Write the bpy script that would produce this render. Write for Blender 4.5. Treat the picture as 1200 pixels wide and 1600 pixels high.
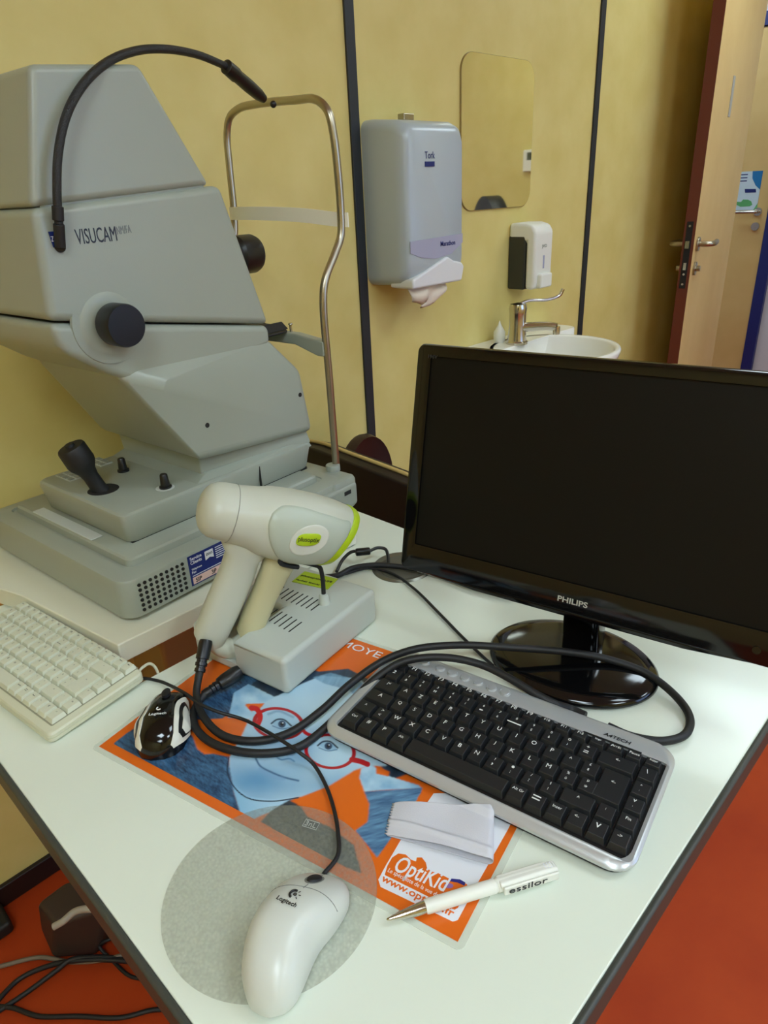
import bpy, bmesh, math, random
import numpy as np
from mathutils import Vector, Matrix
random.seed(4)
for o in list(bpy.data.objects): bpy.data.objects.remove(o)
scene = bpy.context.scene
COL = scene.collection
PI = math.pi
# ------------------------------------------------------------------ camera
FPX, PITCH, ROLL, YAW = 1080.0, math.radians(24.824), math.radians(-2.7987), math.radians(-45)
CAM = np.array([0, 0, 1.275])
def _rot():
    cp, sp = math.cos(PITCH), math.sin(PITCH)
    f = np.array([0, cp, -sp]); r = np.array([1., 0, 0]); u = np.cross(r, f)
    c, s = math.cos(ROLL), math.sin(ROLL)
    r2 = c*r+s*u; u2 = -s*r+c*u
    cy, sy = math.cos(YAW), math.sin(YAW)
    return np.array([[cy, -sy, 0], [sy, cy, 0], [0, 0, 1]]) @ np.stack([r2, u2, -f], 1)
R = _rot()
cam = bpy.data.objects.new('camera', bpy.data.cameras.new('camera')); COL.objects.link(cam)
m4 = Matrix.Identity(4)
for i in range(3):
    for j in range(3): m4[i][j] = R[i][j]
    m4[i][3] = CAM[i]
cam.matrix_world = m4
cam.data.sensor_fit = 'VERTICAL'; cam.data.sensor_height = 24; cam.data.lens = FPX/1600*24
cam.data.clip_start = .02
scene.camera = cam
# ------------------------------------------------------------------ world and exposure
W = bpy.data.worlds.new('world'); scene.world = W; W.use_nodes = True
W.node_tree.nodes['Background'].inputs[0].default_value = (.85, .93, 1, 1)
W.node_tree.nodes['Background'].inputs[1].default_value = .25
vs = scene.view_settings
vs.view_transform = 'Standard'; vs.look = 'None'; vs.gamma = 1; vs.use_curve_mapping = False
vs.exposure = 1.08
LIGHTS = [  # ceiling panels: x, y, strength; the rear ones are unseen, added as fill
    (2.85, .50, 6.0), (1.15, -.55, 6.0), (-.75, -.45, 10.0), (.2, -1.75, 10.0), (-1.7, -1.3, 8.0), (2.2, -1.75, 7.0)]
CORRIDOR_LIGHTS = [(4.3, 1.9, 5.0), (4.3, -.6, 5.0)]
CEIL = 2.5
# ------------------------------------------------------------------ photogrammetry helpers: a photo point on a known plane
def rayd(x, y):
    return R @ np.array([(x-600)/FPX, (800-y)/FPX, -1.0])
def at(x, y, ax, val):
    d = rayd(x, y); return CAM + (val-CAM[ax])/d[ax]*d
def atz(x, y, z=.75): return at(x, y, 2, z)
class Frame:
    def __init__(s, O, deg):
        s.O = np.array(O, float); s.a = math.radians(deg)
        s.u = np.array([math.cos(s.a), math.sin(s.a), 0]); s.v = np.array([-math.sin(s.a), math.cos(s.a), 0])
    def loc(s, p):
        d = np.array(p)-s.O; return np.array([d@s.u, d@s.v, d[2]])
    def world(s, p): return s.O + p[0]*s.u + p[1]*s.v + np.array([0, 0, p[2]])
    def Z(s, x, y, z=0): return s.loc(atz(x, y, z+s.O[2]))
    def V(s, x, y, v):
        d = rayd(x, y); t = (v-(CAM-s.O)@s.v)/(d@s.v); return s.loc(CAM+t*d)
    def U(s, x, y, u):
        d = rayd(x, y); t = (u-(CAM-s.O)@s.u)/(d@s.u); return s.loc(CAM+t*d)
# ------------------------------------------------------------------ materials
MATS = {}
def lin(c):
    return tuple(((v/255)/12.92 if v/255 <= .04045 else ((v/255+.055)/1.055)**2.4) for v in c)
def mat(name, rgb, rough=.5, metal=0, var=0, scale=20, bump=0, bscale=80, spec=.5, coat=0, rgb2=None, coatr=.1, emit=0, alpha=None, sss=0, detail=3):
    if name in MATS: return MATS[name]
    m = bpy.data.materials.new(name); m.use_nodes = True; nt = m.node_tree; b = nt.nodes['Principled BSDF']
    c = lin(rgb)
    b.inputs['Base Color'].default_value = (*c, 1)
    b.inputs['Roughness'].default_value = rough; b.inputs['Metallic'].default_value = metal
    b.inputs['Specular IOR Level'].default_value = spec
    b.inputs['Coat Weight'].default_value = coat; b.inputs['Coat Roughness'].default_value = coatr
    tc = nt.nodes.new('ShaderNodeTexCoord')
    if var or rgb2:
        n = nt.nodes.new('ShaderNodeTexNoise'); n.inputs['Scale'].default_value = scale; n.inputs['Detail'].default_value = detail
        nt.links.new(tc.outputs['Object'], n.inputs['Vector'])
        r = nt.nodes.new('ShaderNodeValToRGB'); r.color_ramp.elements[0].position = .3; r.color_ramp.elements[1].position = .7
        c2 = lin(rgb2) if rgb2 else tuple(v*(1-var) for v in c)
        r.color_ramp.elements[0].color = (*c2, 1); r.color_ramp.elements[1].color = (*c, 1)
        nt.links.new(n.outputs['Fac'], r.inputs['Fac']); nt.links.new(r.outputs['Color'], b.inputs['Base Color'])
    if bump:
        n2 = nt.nodes.new('ShaderNodeTexNoise'); n2.inputs['Scale'].default_value = bscale; n2.inputs['Detail'].default_value = 2
        nt.links.new(tc.outputs['Object'], n2.inputs['Vector'])
        bp = nt.nodes.new('ShaderNodeBump'); bp.inputs['Strength'].default_value = bump; bp.inputs['Distance'].default_value = .002
        nt.links.new(n2.outputs['Fac'], bp.inputs['Height']); nt.links.new(bp.outputs['Normal'], b.inputs['Normal'])
    if emit:
        b.inputs['Emission Color'].default_value = (*c, 1); b.inputs['Emission Strength'].default_value = emit
    if alpha is not None: b.inputs['Alpha'].default_value = alpha
    MATS[name] = m
    return m
# ------------------------------------------------------------------ mesh builder
def nrm(v): v = np.array(v, float); return v/np.linalg.norm(v)
def catmull(pts, n=8):
    P = [np.array(p, float) for p in pts]
    P = [2*P[0]-P[1]]+P+[2*P[-1]-P[-2]]
    out = []
    for i in range(1, len(P)-2):
        p0, p1, p2, p3 = P[i-1:i+3]
        t0 = 0; t1 = t0+max(1e-6, np.linalg.norm(p1-p0))**.5; t2 = t1+max(1e-6, np.linalg.norm(p2-p1))**.5; t3 = t2+max(1e-6, np.linalg.norm(p3-p2))**.5
        for k in range(n):
            t = t1+(t2-t1)*k/n
            A1 = (t1-t)/(t1-t0)*p0+(t-t0)/(t1-t0)*p1; A2 = (t2-t)/(t2-t1)*p1+(t-t1)/(t2-t1)*p2; A3 = (t3-t)/(t3-t2)*p2+(t-t2)/(t3-t2)*p3
            B1 = (t2-t)/(t2-t0)*A1+(t-t0)/(t2-t0)*A2; B2 = (t3-t)/(t3-t1)*A2+(t-t1)/(t3-t1)*A3
            out.append((t2-t)/(t2-t1)*B1+(t-t1)/(t2-t1)*B2)
    out.append(P[-2]); return out
def rrect(x0, x1, y0, y1, r, n=5):
    pts = []
    for cx, cy, a0 in ((x1-r, y1-r, 0), (x0+r, y1-r, PI/2), (x0+r, y0+r, PI), (x1-r, y0+r, 1.5*PI)):
        for k in range(n+1):
            a = a0+PI/2*k/n; pts.append((cx+r*math.cos(a), cy+r*math.sin(a)))
    return pts
def superring(c, A, B, e=2.0, n=32):
    c = np.array(c, float); A = np.array(A, float); B = np.array(B, float); out = []
    for k in range(n):
        t = 2*PI*k/n; ct, st = math.cos(t), math.sin(t)
        out.append(c+A*math.copysign(abs(ct)**(2/e), ct)+B*math.copysign(abs(st)**(2/e), st))
    return out
class MB:
    def __init__(s): s.bm = bmesh.new()
    def vs(s, pts): return [s.bm.verts.new(tuple(map(float, p))) for p in pts]
    def box(s, x0, x1, y0, y1, z0, z1):
        return s.prism([(x0, y0), (x1, y0), (x1, y1), (x0, y1)], z0, z1)
    def prism(s, poly, a, b, axis='z', top=None):
        f = {'z': lambda p, h: (p[0], p[1], h), 'y': lambda p, h: (p[0], h, p[1]), 'x': lambda p, h: (h, p[0], p[1])}[axis]
        A = s.vs([f(p, a) for p in poly]); B = s.vs([f(p, b) for p in (top or poly)])
        n = len(poly)
        s.bm.faces.new(A[::-1]); s.bm.faces.new(B)
        for i in range(n): s.bm.faces.new((A[i], A[(i+1) % n], B[(i+1) % n], B[i]))
        return s
    def loft(s, rings, cap0=True, cap1=True, closed=True):
        V = [s.vs(r) for r in rings]; n = len(V[0])
        for a, b in zip(V, V[1:]):
            for i in range(n if closed else n-1): s.bm.faces.new((a[i], a[(i+1) % n], b[(i+1) % n], b[i]))
        if cap0 and closed: s.bm.faces.new(V[0][::-1])
        if cap1 and closed: s.bm.faces.new(V[-1])
        return s
    def cyl(s, p0, p1, r0, r1=None, n=24):
        r1 = r0 if r1 is None else r1
        p0 = np.array(p0, float); p1 = np.array(p1, float); d = nrm(p1-p0)
        h = np.array([0, 0, 1.]) if abs(d[2]) < .9 else np.array([1., 0, 0])
        a = nrm(np.cross(d, h)); b = np.cross(d, a)
        return s.loft([[p0+r0*(a*math.cos(t)+b*math.sin(t)) for t in np.linspace(0, 2*PI, n, endpoint=False)],
                       [p1+r1*(a*math.cos(t)+b*math.sin(t)) for t in np.linspace(0, 2*PI, n, endpoint=False)]])
    def lathe(s, c, prof, axis=(0, 0, 1), n=32):
        c = np.array(c, float); d = nrm(axis); h = np.array([0, 0, 1.]) if abs(d[2]) < .9 else np.array([1., 0, 0])
        a = nrm(np.cross(d, h)); b = np.cross(d, a)
        return s.loft([[c+d*z+r*(a*math.cos(t)+b*math.sin(t)) for t in np.linspace(0, 2*PI, n, endpoint=False)] for r, z in prof])
    def tube(s, pts, r, n=12, smooth=8):
        P = catmull(pts, smooth) if smooth else [np.array(p, float) for p in pts]
        rr = r if callable(r) else (lambda t: r)
        N = len(P); T = [nrm(P[min(i+1, N-1)]-P[max(i-1, 0)]) for i in range(N)]
        h = np.array([0, 0, 1.]) if abs(T[0][2]) < .9 else np.array([1., 0, 0])
        a = nrm(np.cross(T[0], h)); rings = []
        for i in range(N):
            a = nrm(a-T[i]*(a@T[i])); b = np.cross(T[i], a); q = rr(i/(N-1))
            rings.append([P[i]+q*(a*math.cos(t)+b*math.sin(t)) for t in np.linspace(0, 2*PI, n, endpoint=False)])
        return s.loft(rings)
    def hull(s, pts):
        v = s.vs(pts); r = bmesh.ops.convex_hull(s.bm, input=v)
        bad = [x for x in r['geom_interior'] if isinstance(x, bmesh.types.BMVert)]
        if bad: bmesh.ops.delete(s.bm, geom=bad, context='VERTS')
        bmesh.ops.dissolve_limit(s.bm, angle_limit=.01, verts=s.bm.verts, edges=s.bm.edges)
        return s
    def sphere(s, c, r, sc=(1, 1, 1), n=24):
        bmesh.ops.create_uvsphere(s.bm, u_segments=n, v_segments=n//2, radius=r, matrix=Matrix.Translation(tuple(map(float, c))) @ Matrix.Diagonal((*sc, 1)))
        return s
    def cells(s, us, vs_, hfun, z0=0):
        # solid of rectangular columns: hfun(i,j) gives a column's height or None
        H = {}
        for i in range(len(us)-1):
            for j in range(len(vs_)-1): H[i, j] = hfun(i, j)
        vv = {}
        def V(x, y, z):
            k = (round(x, 6), round(y, 6), round(z, 6))
            if k not in vv: vv[k] = s.bm.verts.new(k)
            return vv[k]
        for (i, j), h in H.items():
            if h is None: continue
            x0, x1, y0, y1 = us[i], us[i+1], vs_[j], vs_[j+1]
            s.bm.faces.new((V(x0, y0, h), V(x1, y0, h), V(x1, y1, h), V(x0, y1, h)))
            s.bm.faces.new((V(x0, y1, z0), V(x1, y1, z0), V(x1, y0, z0), V(x0, y0, z0)))
            for di, dj, a, b in ((-1, 0, (x0, y1), (x0, y0)), (1, 0, (x1, y0), (x1, y1)), (0, -1, (x0, y0), (x1, y0)), (0, 1, (x1, y1), (x0, y1))):
                g = H.get((i+di, j+dj)); g = z0 if g is None else g
                if g < h-1e-6: s.bm.faces.new((V(*a, g), V(*b, g), V(*b, h), V(*a, h)))
        return s
    def build(s, name, m, parent=None, bevel=0, seg=3, smooth=True, sub=0, sharp=35, loc=None, wn=False):
        bmesh.ops.recalc_face_normals(s.bm, faces=s.bm.faces)
        me = bpy.data.meshes.new(name); s.bm.to_mesh(me); s.bm.free()
        if smooth:
            me.polygons.foreach_set('use_smooth', [True]*len(me.polygons))
            if not sub: me.set_sharp_from_angle(angle=math.radians(sharp))
        me.materials.append(m)
        o = bpy.data.objects.new(name, me); COL.objects.link(o)
        if parent is not None: o.parent = parent
        if loc is not None: o.location = loc
        if bevel:
            b = o.modifiers.new('bevel', 'BEVEL'); b.width = bevel; b.segments = seg; b.limit_method = 'ANGLE'; b.angle_limit = math.radians(28); b.harden_normals = True
        if sub:
            b = o.modifiers.new('sub', 'SUBSURF'); b.levels = sub; b.render_levels = sub
        return o
def tag(o, label=None, cat=None, group=None, kind=None):
    if label: o['label'] = label
    if cat: o['category'] = cat
    if group: o['group'] = group
    if kind: o['kind'] = kind
    return o
def empty(name, loc, deg, label, cat, group=None):
    o = bpy.data.objects.new(name, None); COL.objects.link(o); o.location = tuple(map(float, loc)); o.rotation_euler = (0, 0, math.radians(deg))
    o.empty_display_size = .05
    return tag(o, label, cat, group)
def struct(o): o['kind'] = 'structure'; return o
TXT = {}
def text_mesh(s, bold=0):
    if (s, bold) in TXT: return TXT[s, bold]
    c = bpy.data.curves.new('t', 'FONT'); c.body = s; c.size = 1; c.extrude = .01; c.resolution_u = 3; c.offset = bold
    o = bpy.data.objects.new('t', c); COL.objects.link(o)
    bpy.context.view_layer.update()
    dg = bpy.context.evaluated_depsgraph_get()
    me = bpy.data.meshes.new_from_object(o.evaluated_get(dg))
    n = len(me.vertices); co = np.zeros(n*3); me.vertices.foreach_get('co', co); co = co.reshape(-1, 3)
    faces = [tuple(p.vertices) for p in me.polygons]
    bpy.data.objects.remove(o); bpy.data.curves.remove(c); bpy.data.meshes.remove(me)
    TXT[s, bold] = (co, faces); return co, faces
def text(s, p, xd, yd, m, parent, width=None, height=None, name='lettering', bold=0, h=.0003, center=False, shear=0, asp=None):
    """text with its baseline start (or centre) at p, running along xd with letters rising along yd"""
    co, faces = text_mesh(s, bold); co = co.copy()
    x0, x1 = co[:, 0].min(), co[:, 0].max(); y1 = co[:, 1].max(); y0 = co[:, 1].min()
    k = width/(x1-x0) if width else height/(y1-y0)
    ky = height/(y1-min(0, y0) if not center else (y1-y0)) if (height and width) else k
    X = (co[:, 0]-(x0 if not center else (x0+x1)/2))*k; Y = (co[:, 1]-(0 if not center else (y0+y1)/2))*ky; X = X+shear*Y
    xd = nrm(xd); yd = np.array(yd, float); yd = nrm(yd-xd*(yd@xd)); zd = np.cross(xd, yd)
    Zc = np.where(co[:, 2] > 0, h, -h*.2)
    P = np.array(p, float)+X[:, None]*xd+Y[:, None]*yd+Zc[:, None]*zd
    me = bpy.data.meshes.new(name); me.from_pydata([tuple(map(float, q)) for q in P], [], faces); me.materials.append(m)
    o = bpy.data.objects.new(name, me); COL.objects.link(o); o.parent = parent
    return o
# ================================================================== MATERIALS
YW = mat('wall_yellow', (220, 204, 130), .55, rgb2=(211, 193, 114), scale=9, detail=8, bump=.03, bscale=40)
M_floor = mat('floor_lino', (174, 64, 18), .6, spec=.25, rgb2=(160, 52, 12), scale=6, detail=6)
M_black = mat('joint_black', (32, 38, 44), .5)
M_desk = mat('desk_laminate', (226, 232, 216), .22, rgb2=(222, 228, 212), scale=5, spec=.5)
M_edge = mat('desk_edge_rubber', (62, 64, 58), .45, bump=.05)
M_slab = mat('table_laminate', (226, 226, 206), .35, rgb2=(222, 221, 200), scale=6)
M_dev = mat('instrument_grey', (154, 160, 147), .33, rgb2=(151, 157, 144), scale=6, bump=.04, bscale=700)
M_devd = mat('instrument_grey_dark', (140, 146, 136), .4, bump=.03, bscale=600)
M_blk = mat('black_plastic', (18, 19, 20), .35, bump=.02, bscale=500)
M_blkm = mat('black_rubber', (22, 23, 25), .55)
M_gloss = mat('gloss_black', (10, 10, 11), .09, spec=.5)
M_screen = mat('screen_glass', (14, 13, 10), .45, spec=.2)
M_chrome = mat('chrome', (205, 200, 188), .16, metal=1)
M_steel = mat('brushed_steel', (176, 168, 148), .3, metal=1)
M_white = mat('white_plastic', (232, 232, 222), .35)
M_scan = mat('scanner_white', (196, 198, 182), .33, rgb2=(192, 194, 177), scale=8)
M_band = mat('band_white', (240, 236, 218), .4)
M_panel = mat('panel_shaded', (178, 186, 170), .38)  # scanner white greyed: shade on the side panel is put into the colour
M_cream = mat('scanner_cream', (196, 190, 150), .4)
M_lime = mat('lime', (170, 196, 20), .4)
M_dock = mat('dock_grey', (188, 194, 186), .45, bump=.05, bscale=900)
M_silver = mat('silver_plastic', (198, 201, 202), .28, metal=.45, bump=.03, bscale=1500)
M_key = mat('key_black', (30, 32, 34), .38)
M_leg = mat('legend_white', (225, 228, 225), .5)
M_beige = mat('beige_plastic', (206, 206, 180), .45)
M_bkey = mat('beige_key', (208, 210, 188), .5)
M_bleg = mat('legend_grey', (120, 122, 112), .5)
M_ink = mat('ink_black', (22, 24, 26), .5)
M_mouse = mat('mouse_grey', (210, 213, 204), .3, rgb2=(206, 208, 198), scale=12)
M_blue = mat('label_blue', (22, 40, 110), .4)
M_pink = mat('label_pink', (226, 190, 178), .5)
M_dark = mat('slot_dark', (24, 24, 22), .8)
M_orange = mat('print_orange', (224, 104, 24), .28, coat=.3)
M_pwhite = mat('print_white', (226, 228, 234), .28, coat=.3)
M_lam = mat('clear_laminate', (236, 240, 226), .15, alpha=.35)
M_leather = mat('brown_leather', (48, 24, 22), .38, bump=.1, bscale=120)
M_ceram = mat('ceramic_white', (238, 236, 226), .12)
M_disp = mat('dispenser_plastic', (176, 186, 190), .3)
M_dispin = mat('dispenser_window', (166, 168, 192), .25)
M_paper = mat('paper_white', (226, 214, 196), .8)
M_cloth = mat('microfibre', (206, 205, 212), .85, bump=.15, bscale=900)
M_doorf = mat('door_face', (222, 190, 124), .5, rgb2=(216, 182, 114), scale=7)
M_doore = mat('door_edge', (98, 40, 18), .5)
M_dblue = mat('frame_blue', (26, 40, 110), .4)
M_corr = mat('corridor_wall', (214, 214, 222), .6)
M_ceil = mat('ceiling_white', (228, 228, 220), .8)
M_lamp = mat('lamp_housing', (225, 225, 225), .5)
M_foot = mat('dark_foot', (28, 28, 28), .7)
# ================================================================== SETTING
X0, X1, Y0, Y1 = -2.4, 3.56, -2.6, 1.25      # room
XC = 5.02                                     # far corridor wall
b = MB(); b.box(X0-.1, XC+.2, Y0-.1, 4.0, -.1, 0); tag(struct(b.build('floor', M_floor, smooth=False)))
b = MB(); b.box(X0-.1, XC+.2, Y0-.1, 4.0, CEIL, CEIL+.1); struct(b.build('ceiling', M_ceil, smooth=False))
b = MB(); b.box(X0-.1, X1, Y1, Y1+.1, 0, CEIL); struct(b.build('wall_back', YW, smooth=False))
b = MB(); b.box(X0-.1, X1+.1, Y0-.1, Y0, 0, CEIL); struct(b.build('wall_front', YW, smooth=False))
b = MB(); b.box(X0-.1, X0, Y0, Y1, 0, CEIL); struct(b.build('wall_left', YW, smooth=False))
# right wall with doorway y .34 .. 1.22
b = MB(); b.box(X1, X1+.1, Y0, .34, 0, CEIL); b.box(X1, X1+.1, .34, Y1+.1, 2.06, CEIL); struct(b.build('wall_right', YW, smooth=False))
b = MB(); b.box(XC, XC+.1, Y0-.1, 4.0, 0, CEIL); struct(b.build('wall_corridor', M_corr, smooth=False))
b = MB(); b.box(X1+.1, XC, 3.9, 4.0, 0, CEIL); struct(b.build('wall_corridor_end', M_corr, smooth=False))
b = MB(); b.box(X1, X1+.1, 1.35, 3.9, 0, CEIL); struct(b.build('wall_corridor_near', M_corr, smooth=False))
b = MB(); b.box(X0, 3.5, Y1-.012, Y1, 0, .05); struct(b.build('baseboard_back', mat('plinth_dark', (30, 18, 18), .5), bevel=.003))
b = MB(); b.box(X1-.012, X1, Y0, .28, 0, .05); struct(b.build('baseboard_right', MATS['plinth_dark'], bevel=.003))
for i, xs in enumerate((-.91, .151, 1.212, 2.275)):
    if i == 1: continue
    b = MB(); b.box(xs-.011, xs+.016, Y1-.006, Y1, .05, CEIL); struct(b.build('trim_%d' % (i+1), M_black, bevel=.001))
wn = bpy.data.objects.new('window_1', None); COL.objects.link(wn); wn.location = (1.0, Y0, .75); struct(wn)
b = MB(); b.cells([0, .06, .97, 1.03, 1.94, 2.0], [0, .06, 1.24, 1.3], lambda i, j: None if (i in (1, 3) and j == 1) else .04); fo = b.build('window_frame', mat('window_white', (225, 228, 230), .4), wn, smooth=False); fo.rotation_euler = (PI/2, 0, 0); fo.location = (0, .041, 0)
b = MB(); b.box(.05, 1.95, .002, .008, .05, 1.25); b.build('window_pane', mat('daylight_pane', (170, 200, 255), .3, emit=1.2), wn)
# door frame of this room
b = MB(); b.box(X1-.01, X1+.11, .29, .34, 0, 2.11); b.box(X1-.01, X1+.11, .34, 1.23, 2.06, 2.11); struct(b.build('trim_6', M_dblue, bevel=.003))
# ---- open door, hinged by the back wall
fd = Frame((2.7, 1.05, 0), 10.5)
dr = bpy.data.objects.new('door_1', None); COL.objects.link(dr); dr.location = tuple(fd.O); dr.rotation_euler = (0, 0, fd.a); struct(dr)
b = MB(); b.box(.001, .82, 0, .04, .01, 2.04); b.build('door_leaf', M_doorf, dr, bevel=.002)
b = MB(); b.box(-.002, .001, .0005, .0395, .01, 2.04); b.build('door_edge', M_doore, dr)
b = MB(); b.box(-.004, -.002, .010, .032, .90, 1.13); b.build('lock_plate', M_dark, dr, bevel=.001)
b = MB()
for z in (1.115, .915, .95): b.cyl((-.0055, .021, z), (-.0035, .021, z), .004)
b.box(-.012, -.003, .014, .028, 1.04, 1.065); b.box(-.006, -.003, .016, .026, .965, .99); b.build('latch', M_chrome, dr)
def lever(parent, y0, sgn, z=1.05, x=.058, m=M_steel, d=1):
    b = MB(); b.cyl((x, y0, z), (x, y0+sgn*.008, z), .025); b.build('rosette', m, parent, bevel=.002)
    b = MB(); b.tube([(x, y0+sgn*.004, z), (x, y0+sgn*.035, z), (x+d*.012, y0+sgn*.05, z), (x+d*.06, y0+sgn*.052, z), (x+d*.115, y0+sgn*.046, z)], .0095); b.build('door_handle', m, parent)
    b = MB(); b.cyl((x, y0, z-.085), (x, y0+sgn*.008, z-.085), .024); b.cyl((x, y0+sgn*.006, z-.085), (x, y0+sgn*.022, z-.085), .010); b.build('key_rosette', m, parent, bevel=.001)
lever(dr, 0, -1); lever(dr, .04, 1)
b = MB(); b.box(.30, .335, -.003, .0, 1.47, 1.60); b.build('door_plate', mat('plate_grey', (170, 168, 160), .4), dr, bevel=.001)
# ---- far door across the corridor
d2 = bpy.data.objects.new('door_2', None); COL.objects.link(d2); d2.location = (XC, 1.52, 0); struct(d2)
b = MB(); b.box(-.02, 0, 0, .86, .01, 2.04); b.build('door_leaf', M_doorf, d2, bevel=.002)
b = MB(); b.box(-.035, .0, -.07, -.003, 0, 2.115); b.box(-.035, 0, .863, .93, 0, 2.115); b.box(-.035, 0, -.003, .863, 2.045, 2.115); b.build('door_frame', M_dblue, d2, bevel=.003)
b = MB(); b.cyl((-.02, .055, 1.06), (-.03, .055, 1.06), .024); b.build('rosette', M_chrome, d2)
b = MB(); b.tube([(-.025, .055, 1.06), (-.065, .055, 1.06), (-.07, .07, 1.06), (-.07, .17, 1.06)], .0095); b.build('door_handle', M_chrome, d2)
b = MB(); b.cyl((-.02, .055, .975), (-.034, .055, .975), .024); b.build('key_rosette', M_chrome, d2)
# notice on far door
s = empty('door_notice', (XC-.0215, 1.585, 1.07), 0, 'small white blue and green printed notice on the far corridor door', 'notice')
b = MB(); b.box(-.0012, 0, 0, .155, 0, .22); b.build('sheet', mat('notice_white', (206, 226, 236), .4), s)
yz = lambda pts: pts
b = MB(); b.prism([(0, .22), (0, .115), (.03, .14), (.055, .18), (.06, .22)], -.002, -.0012, 'x'); b.build('blue_print', mat('notice_blue', (30, 120, 180), .4), s)
b = MB(); b.prism([(.03, .03), (.045, .022), (.1, .02), (.13, .035), (.125, .05), (.10, .048), (.09, .062), (.06, .06), (.04, .05)], -.002, -.0012, 'x'); b.prism([(0, 0), (.02, 0), (.0, .04)], -.002, -.0012, 'x'); b.build('green_print', mat('notice_green', (96, 176, 110), .4), s)
b = MB(); b.prism([(.02, .10), (.085, .10), (.09, .122), (.025, .12)], -.002, -.0012, 'x')
for k in range(3): b.box(-.002, -.0012, .085, .145, .20-k*.018, .206-k*.018)
b.build('dark_print', M_blue, s)
# ---- ceiling lamps, together with the added fill panels
for k, (x, y, st) in enumerate(LIGHTS+CORRIDOR_LIGHTS):
    L = empty('ceiling_lamp', (x, y, CEIL), 0, None, 'ceiling lamp', 'square ceiling lamps')
    L['label'] = 'unseen square white ceiling lamp panel above the room' if k < len(LIGHTS) else 'square white ceiling lamp panel above the corridor'
    hw = .30
    b = MB(); b.cells([-hw-.02, -hw, hw, hw+.02], [-hw-.02, -hw, hw, hw+.02], lambda i, j: None if (i == 1 and j == 1) else .03); o = b.build('lamp_frame', M_lamp, L); o.location = (0, 0, -.031)
    mm = mat('lamp_light_%d' % k, (219, 238, 248), .5, emit=st)
    b = MB(); b.box(-hw, hw, -hw, hw, -.018, -.008); b.build('diffuser', mm, L)
# ================================================================== DESK
desk = empty('desk', (.1, .12, 0), 0, 'white laminate desk with dark rubber edging under the black keyboard', 'desk')
def P2(x, y): return (x-.1, y-.12)
outer = [P2(.10, .12), P2(.776, .12), P2(.776, 1.02), P2(.56, 1.02), P2(.56, .695), P2(.235, .695), P2(.235, 1.02), P2(.10, 1.02)]
gx, gy, gr = .674, .640, .042                 # grommet
def disc_pts(cx, cy, r, n=32): return [(cx+r*math.cos(2*PI*k/n), cy+r*math.sin(2*PI*k/n)) for k in range(n)]
bm = MB(); bm.prism(outer, .722, .75); top = bm.build('desk_top', M_desk, desk, bevel=.0015)
b = MB(); b.box(-.004, .676, -.0065, 0, .720, .7502); b.box(-.0065, 0, -.004, .90, .720, .7502); b.build('edge_band', M_edge, desk, bevel=.003)
for lx, ly in ((.23, .26), (.60, .26), (.23, .53), (.60, .53)):
    b = MB(); b.box(lx-.02, lx+.02, ly-.02, ly+.02, 0, .72); b.build('leg', M_foot, desk, bevel=.004)
b = MB(); b.lathe(P2(gx, gy)+(.7502,), [(.020, .0005), (.036, .0005), (.040, .003), (.044, .003), (.047, 0)], n=40); gro = b.build('cable_grommet', mat('grommet_grey', (120, 118, 104), .3, metal=.6), desk)
b = MB(); b.lathe(P2(gx, gy)+(.7508,), [(.0005, .0004), (.036, .0004), (.0362, 0), (.0005, 0)], n=40); b.build('grommet_hole', mat('grommet_in', (88, 86, 74), .5), gro)
# ---- instrument table
tab = empty('instrument_table', (.267, .745, 0), 0, 'white slab table carrying the grey fundus camera', 'table')
b = MB(); b.prism([(0, 0), (.415, .004), (.415, .47), (-.110, .47), (-.034, .225)], .7515, .78); b.build('table_top', M_slab, tab, bevel=.002)
b = MB(); b.box(.16, .30, .25, .39, 0, .7515); b.build('column', mat('table_column', (150, 130, 90), .5), tab, bevel=.01)
b = MB(); b.box(.10, .36, .15, .42, 0, .04); b.build('foot', M_foot, tab, bevel=.01)
# ================================================================== FUNDUS CAMERA
fv = Frame((.297, .768, .78), 4.8)
fc = empty('fundus_camera', fv.O, 4.8, 'large grey retinal fundus camera with headrest frame standing on the white table', 'eye camera')
def FC(a, b_, z): return (a, b_, z-.78)
def prof_loft(x0, x1, y0, y1, levels, r=.02):
    return [[(p[0], p[1], z) for p in rrect(x0+i, x1-i, y0+i, y1-i, max(.003, r-i*.3))] for i, z in levels]
b = MB(); b.loft(prof_loft(0, .425, 0, .39, [(.006, .004), (0, .008), (0, .0585), (.0015, .0615), (.005, .063), (.026, .0645), (.0275, .0615), (.0325, .0615), (.034, .070), (.037, .0725)], .022)); base = b.build('base', M_dev, fc)
for x, y in ((.04, .04), (.38, .04), (.04, .35), (.38, .35)):
    b = MB(); b.cyl((x, y, 0), (x, y, .006), .014); b.build('rubber_foot', M_blkm, fc)
# headrest foot block
b = MB(); b.loft(prof_loft(.385, .447, -.004, .394, [(.006, .004), (0, .012), (0, .056), (.002, .061), (.006, .063)], .012)); b.build('headrest_block', M_dev, fc)
b = MB(); b.box(.30, .442, -.007, .03, .012, .052); b.build('block_lobe', M_dev, fc, bevel=.006)
b = MB(); b.box(.408, .424, -.0075, -.006, .037, .044); b.build('block_slot', M_dark, fc)
# platform with joystick
b = MB(); b.loft([[(x, y, z) for x, y in rrect(.055+i, .415-i, .066+i, .305-i, .012)] for i, z in [(.008, .0735), (.006, .076), (0, .112), (.001, .116), (.004, .1185)]]); b.build('joystick_platform', M_dev, fc)
b = MB(); b.box(.066, .405, .074, .298, .0705, .0745); b.build('platform_gap', M_dark, fc)
b = MB(); b.box(.036, .054, .13, .30, .0725, .0745); b.build('cover_strip', mat('strip_grey', (198, 204, 200), .3), fc, bevel=.001)
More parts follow.
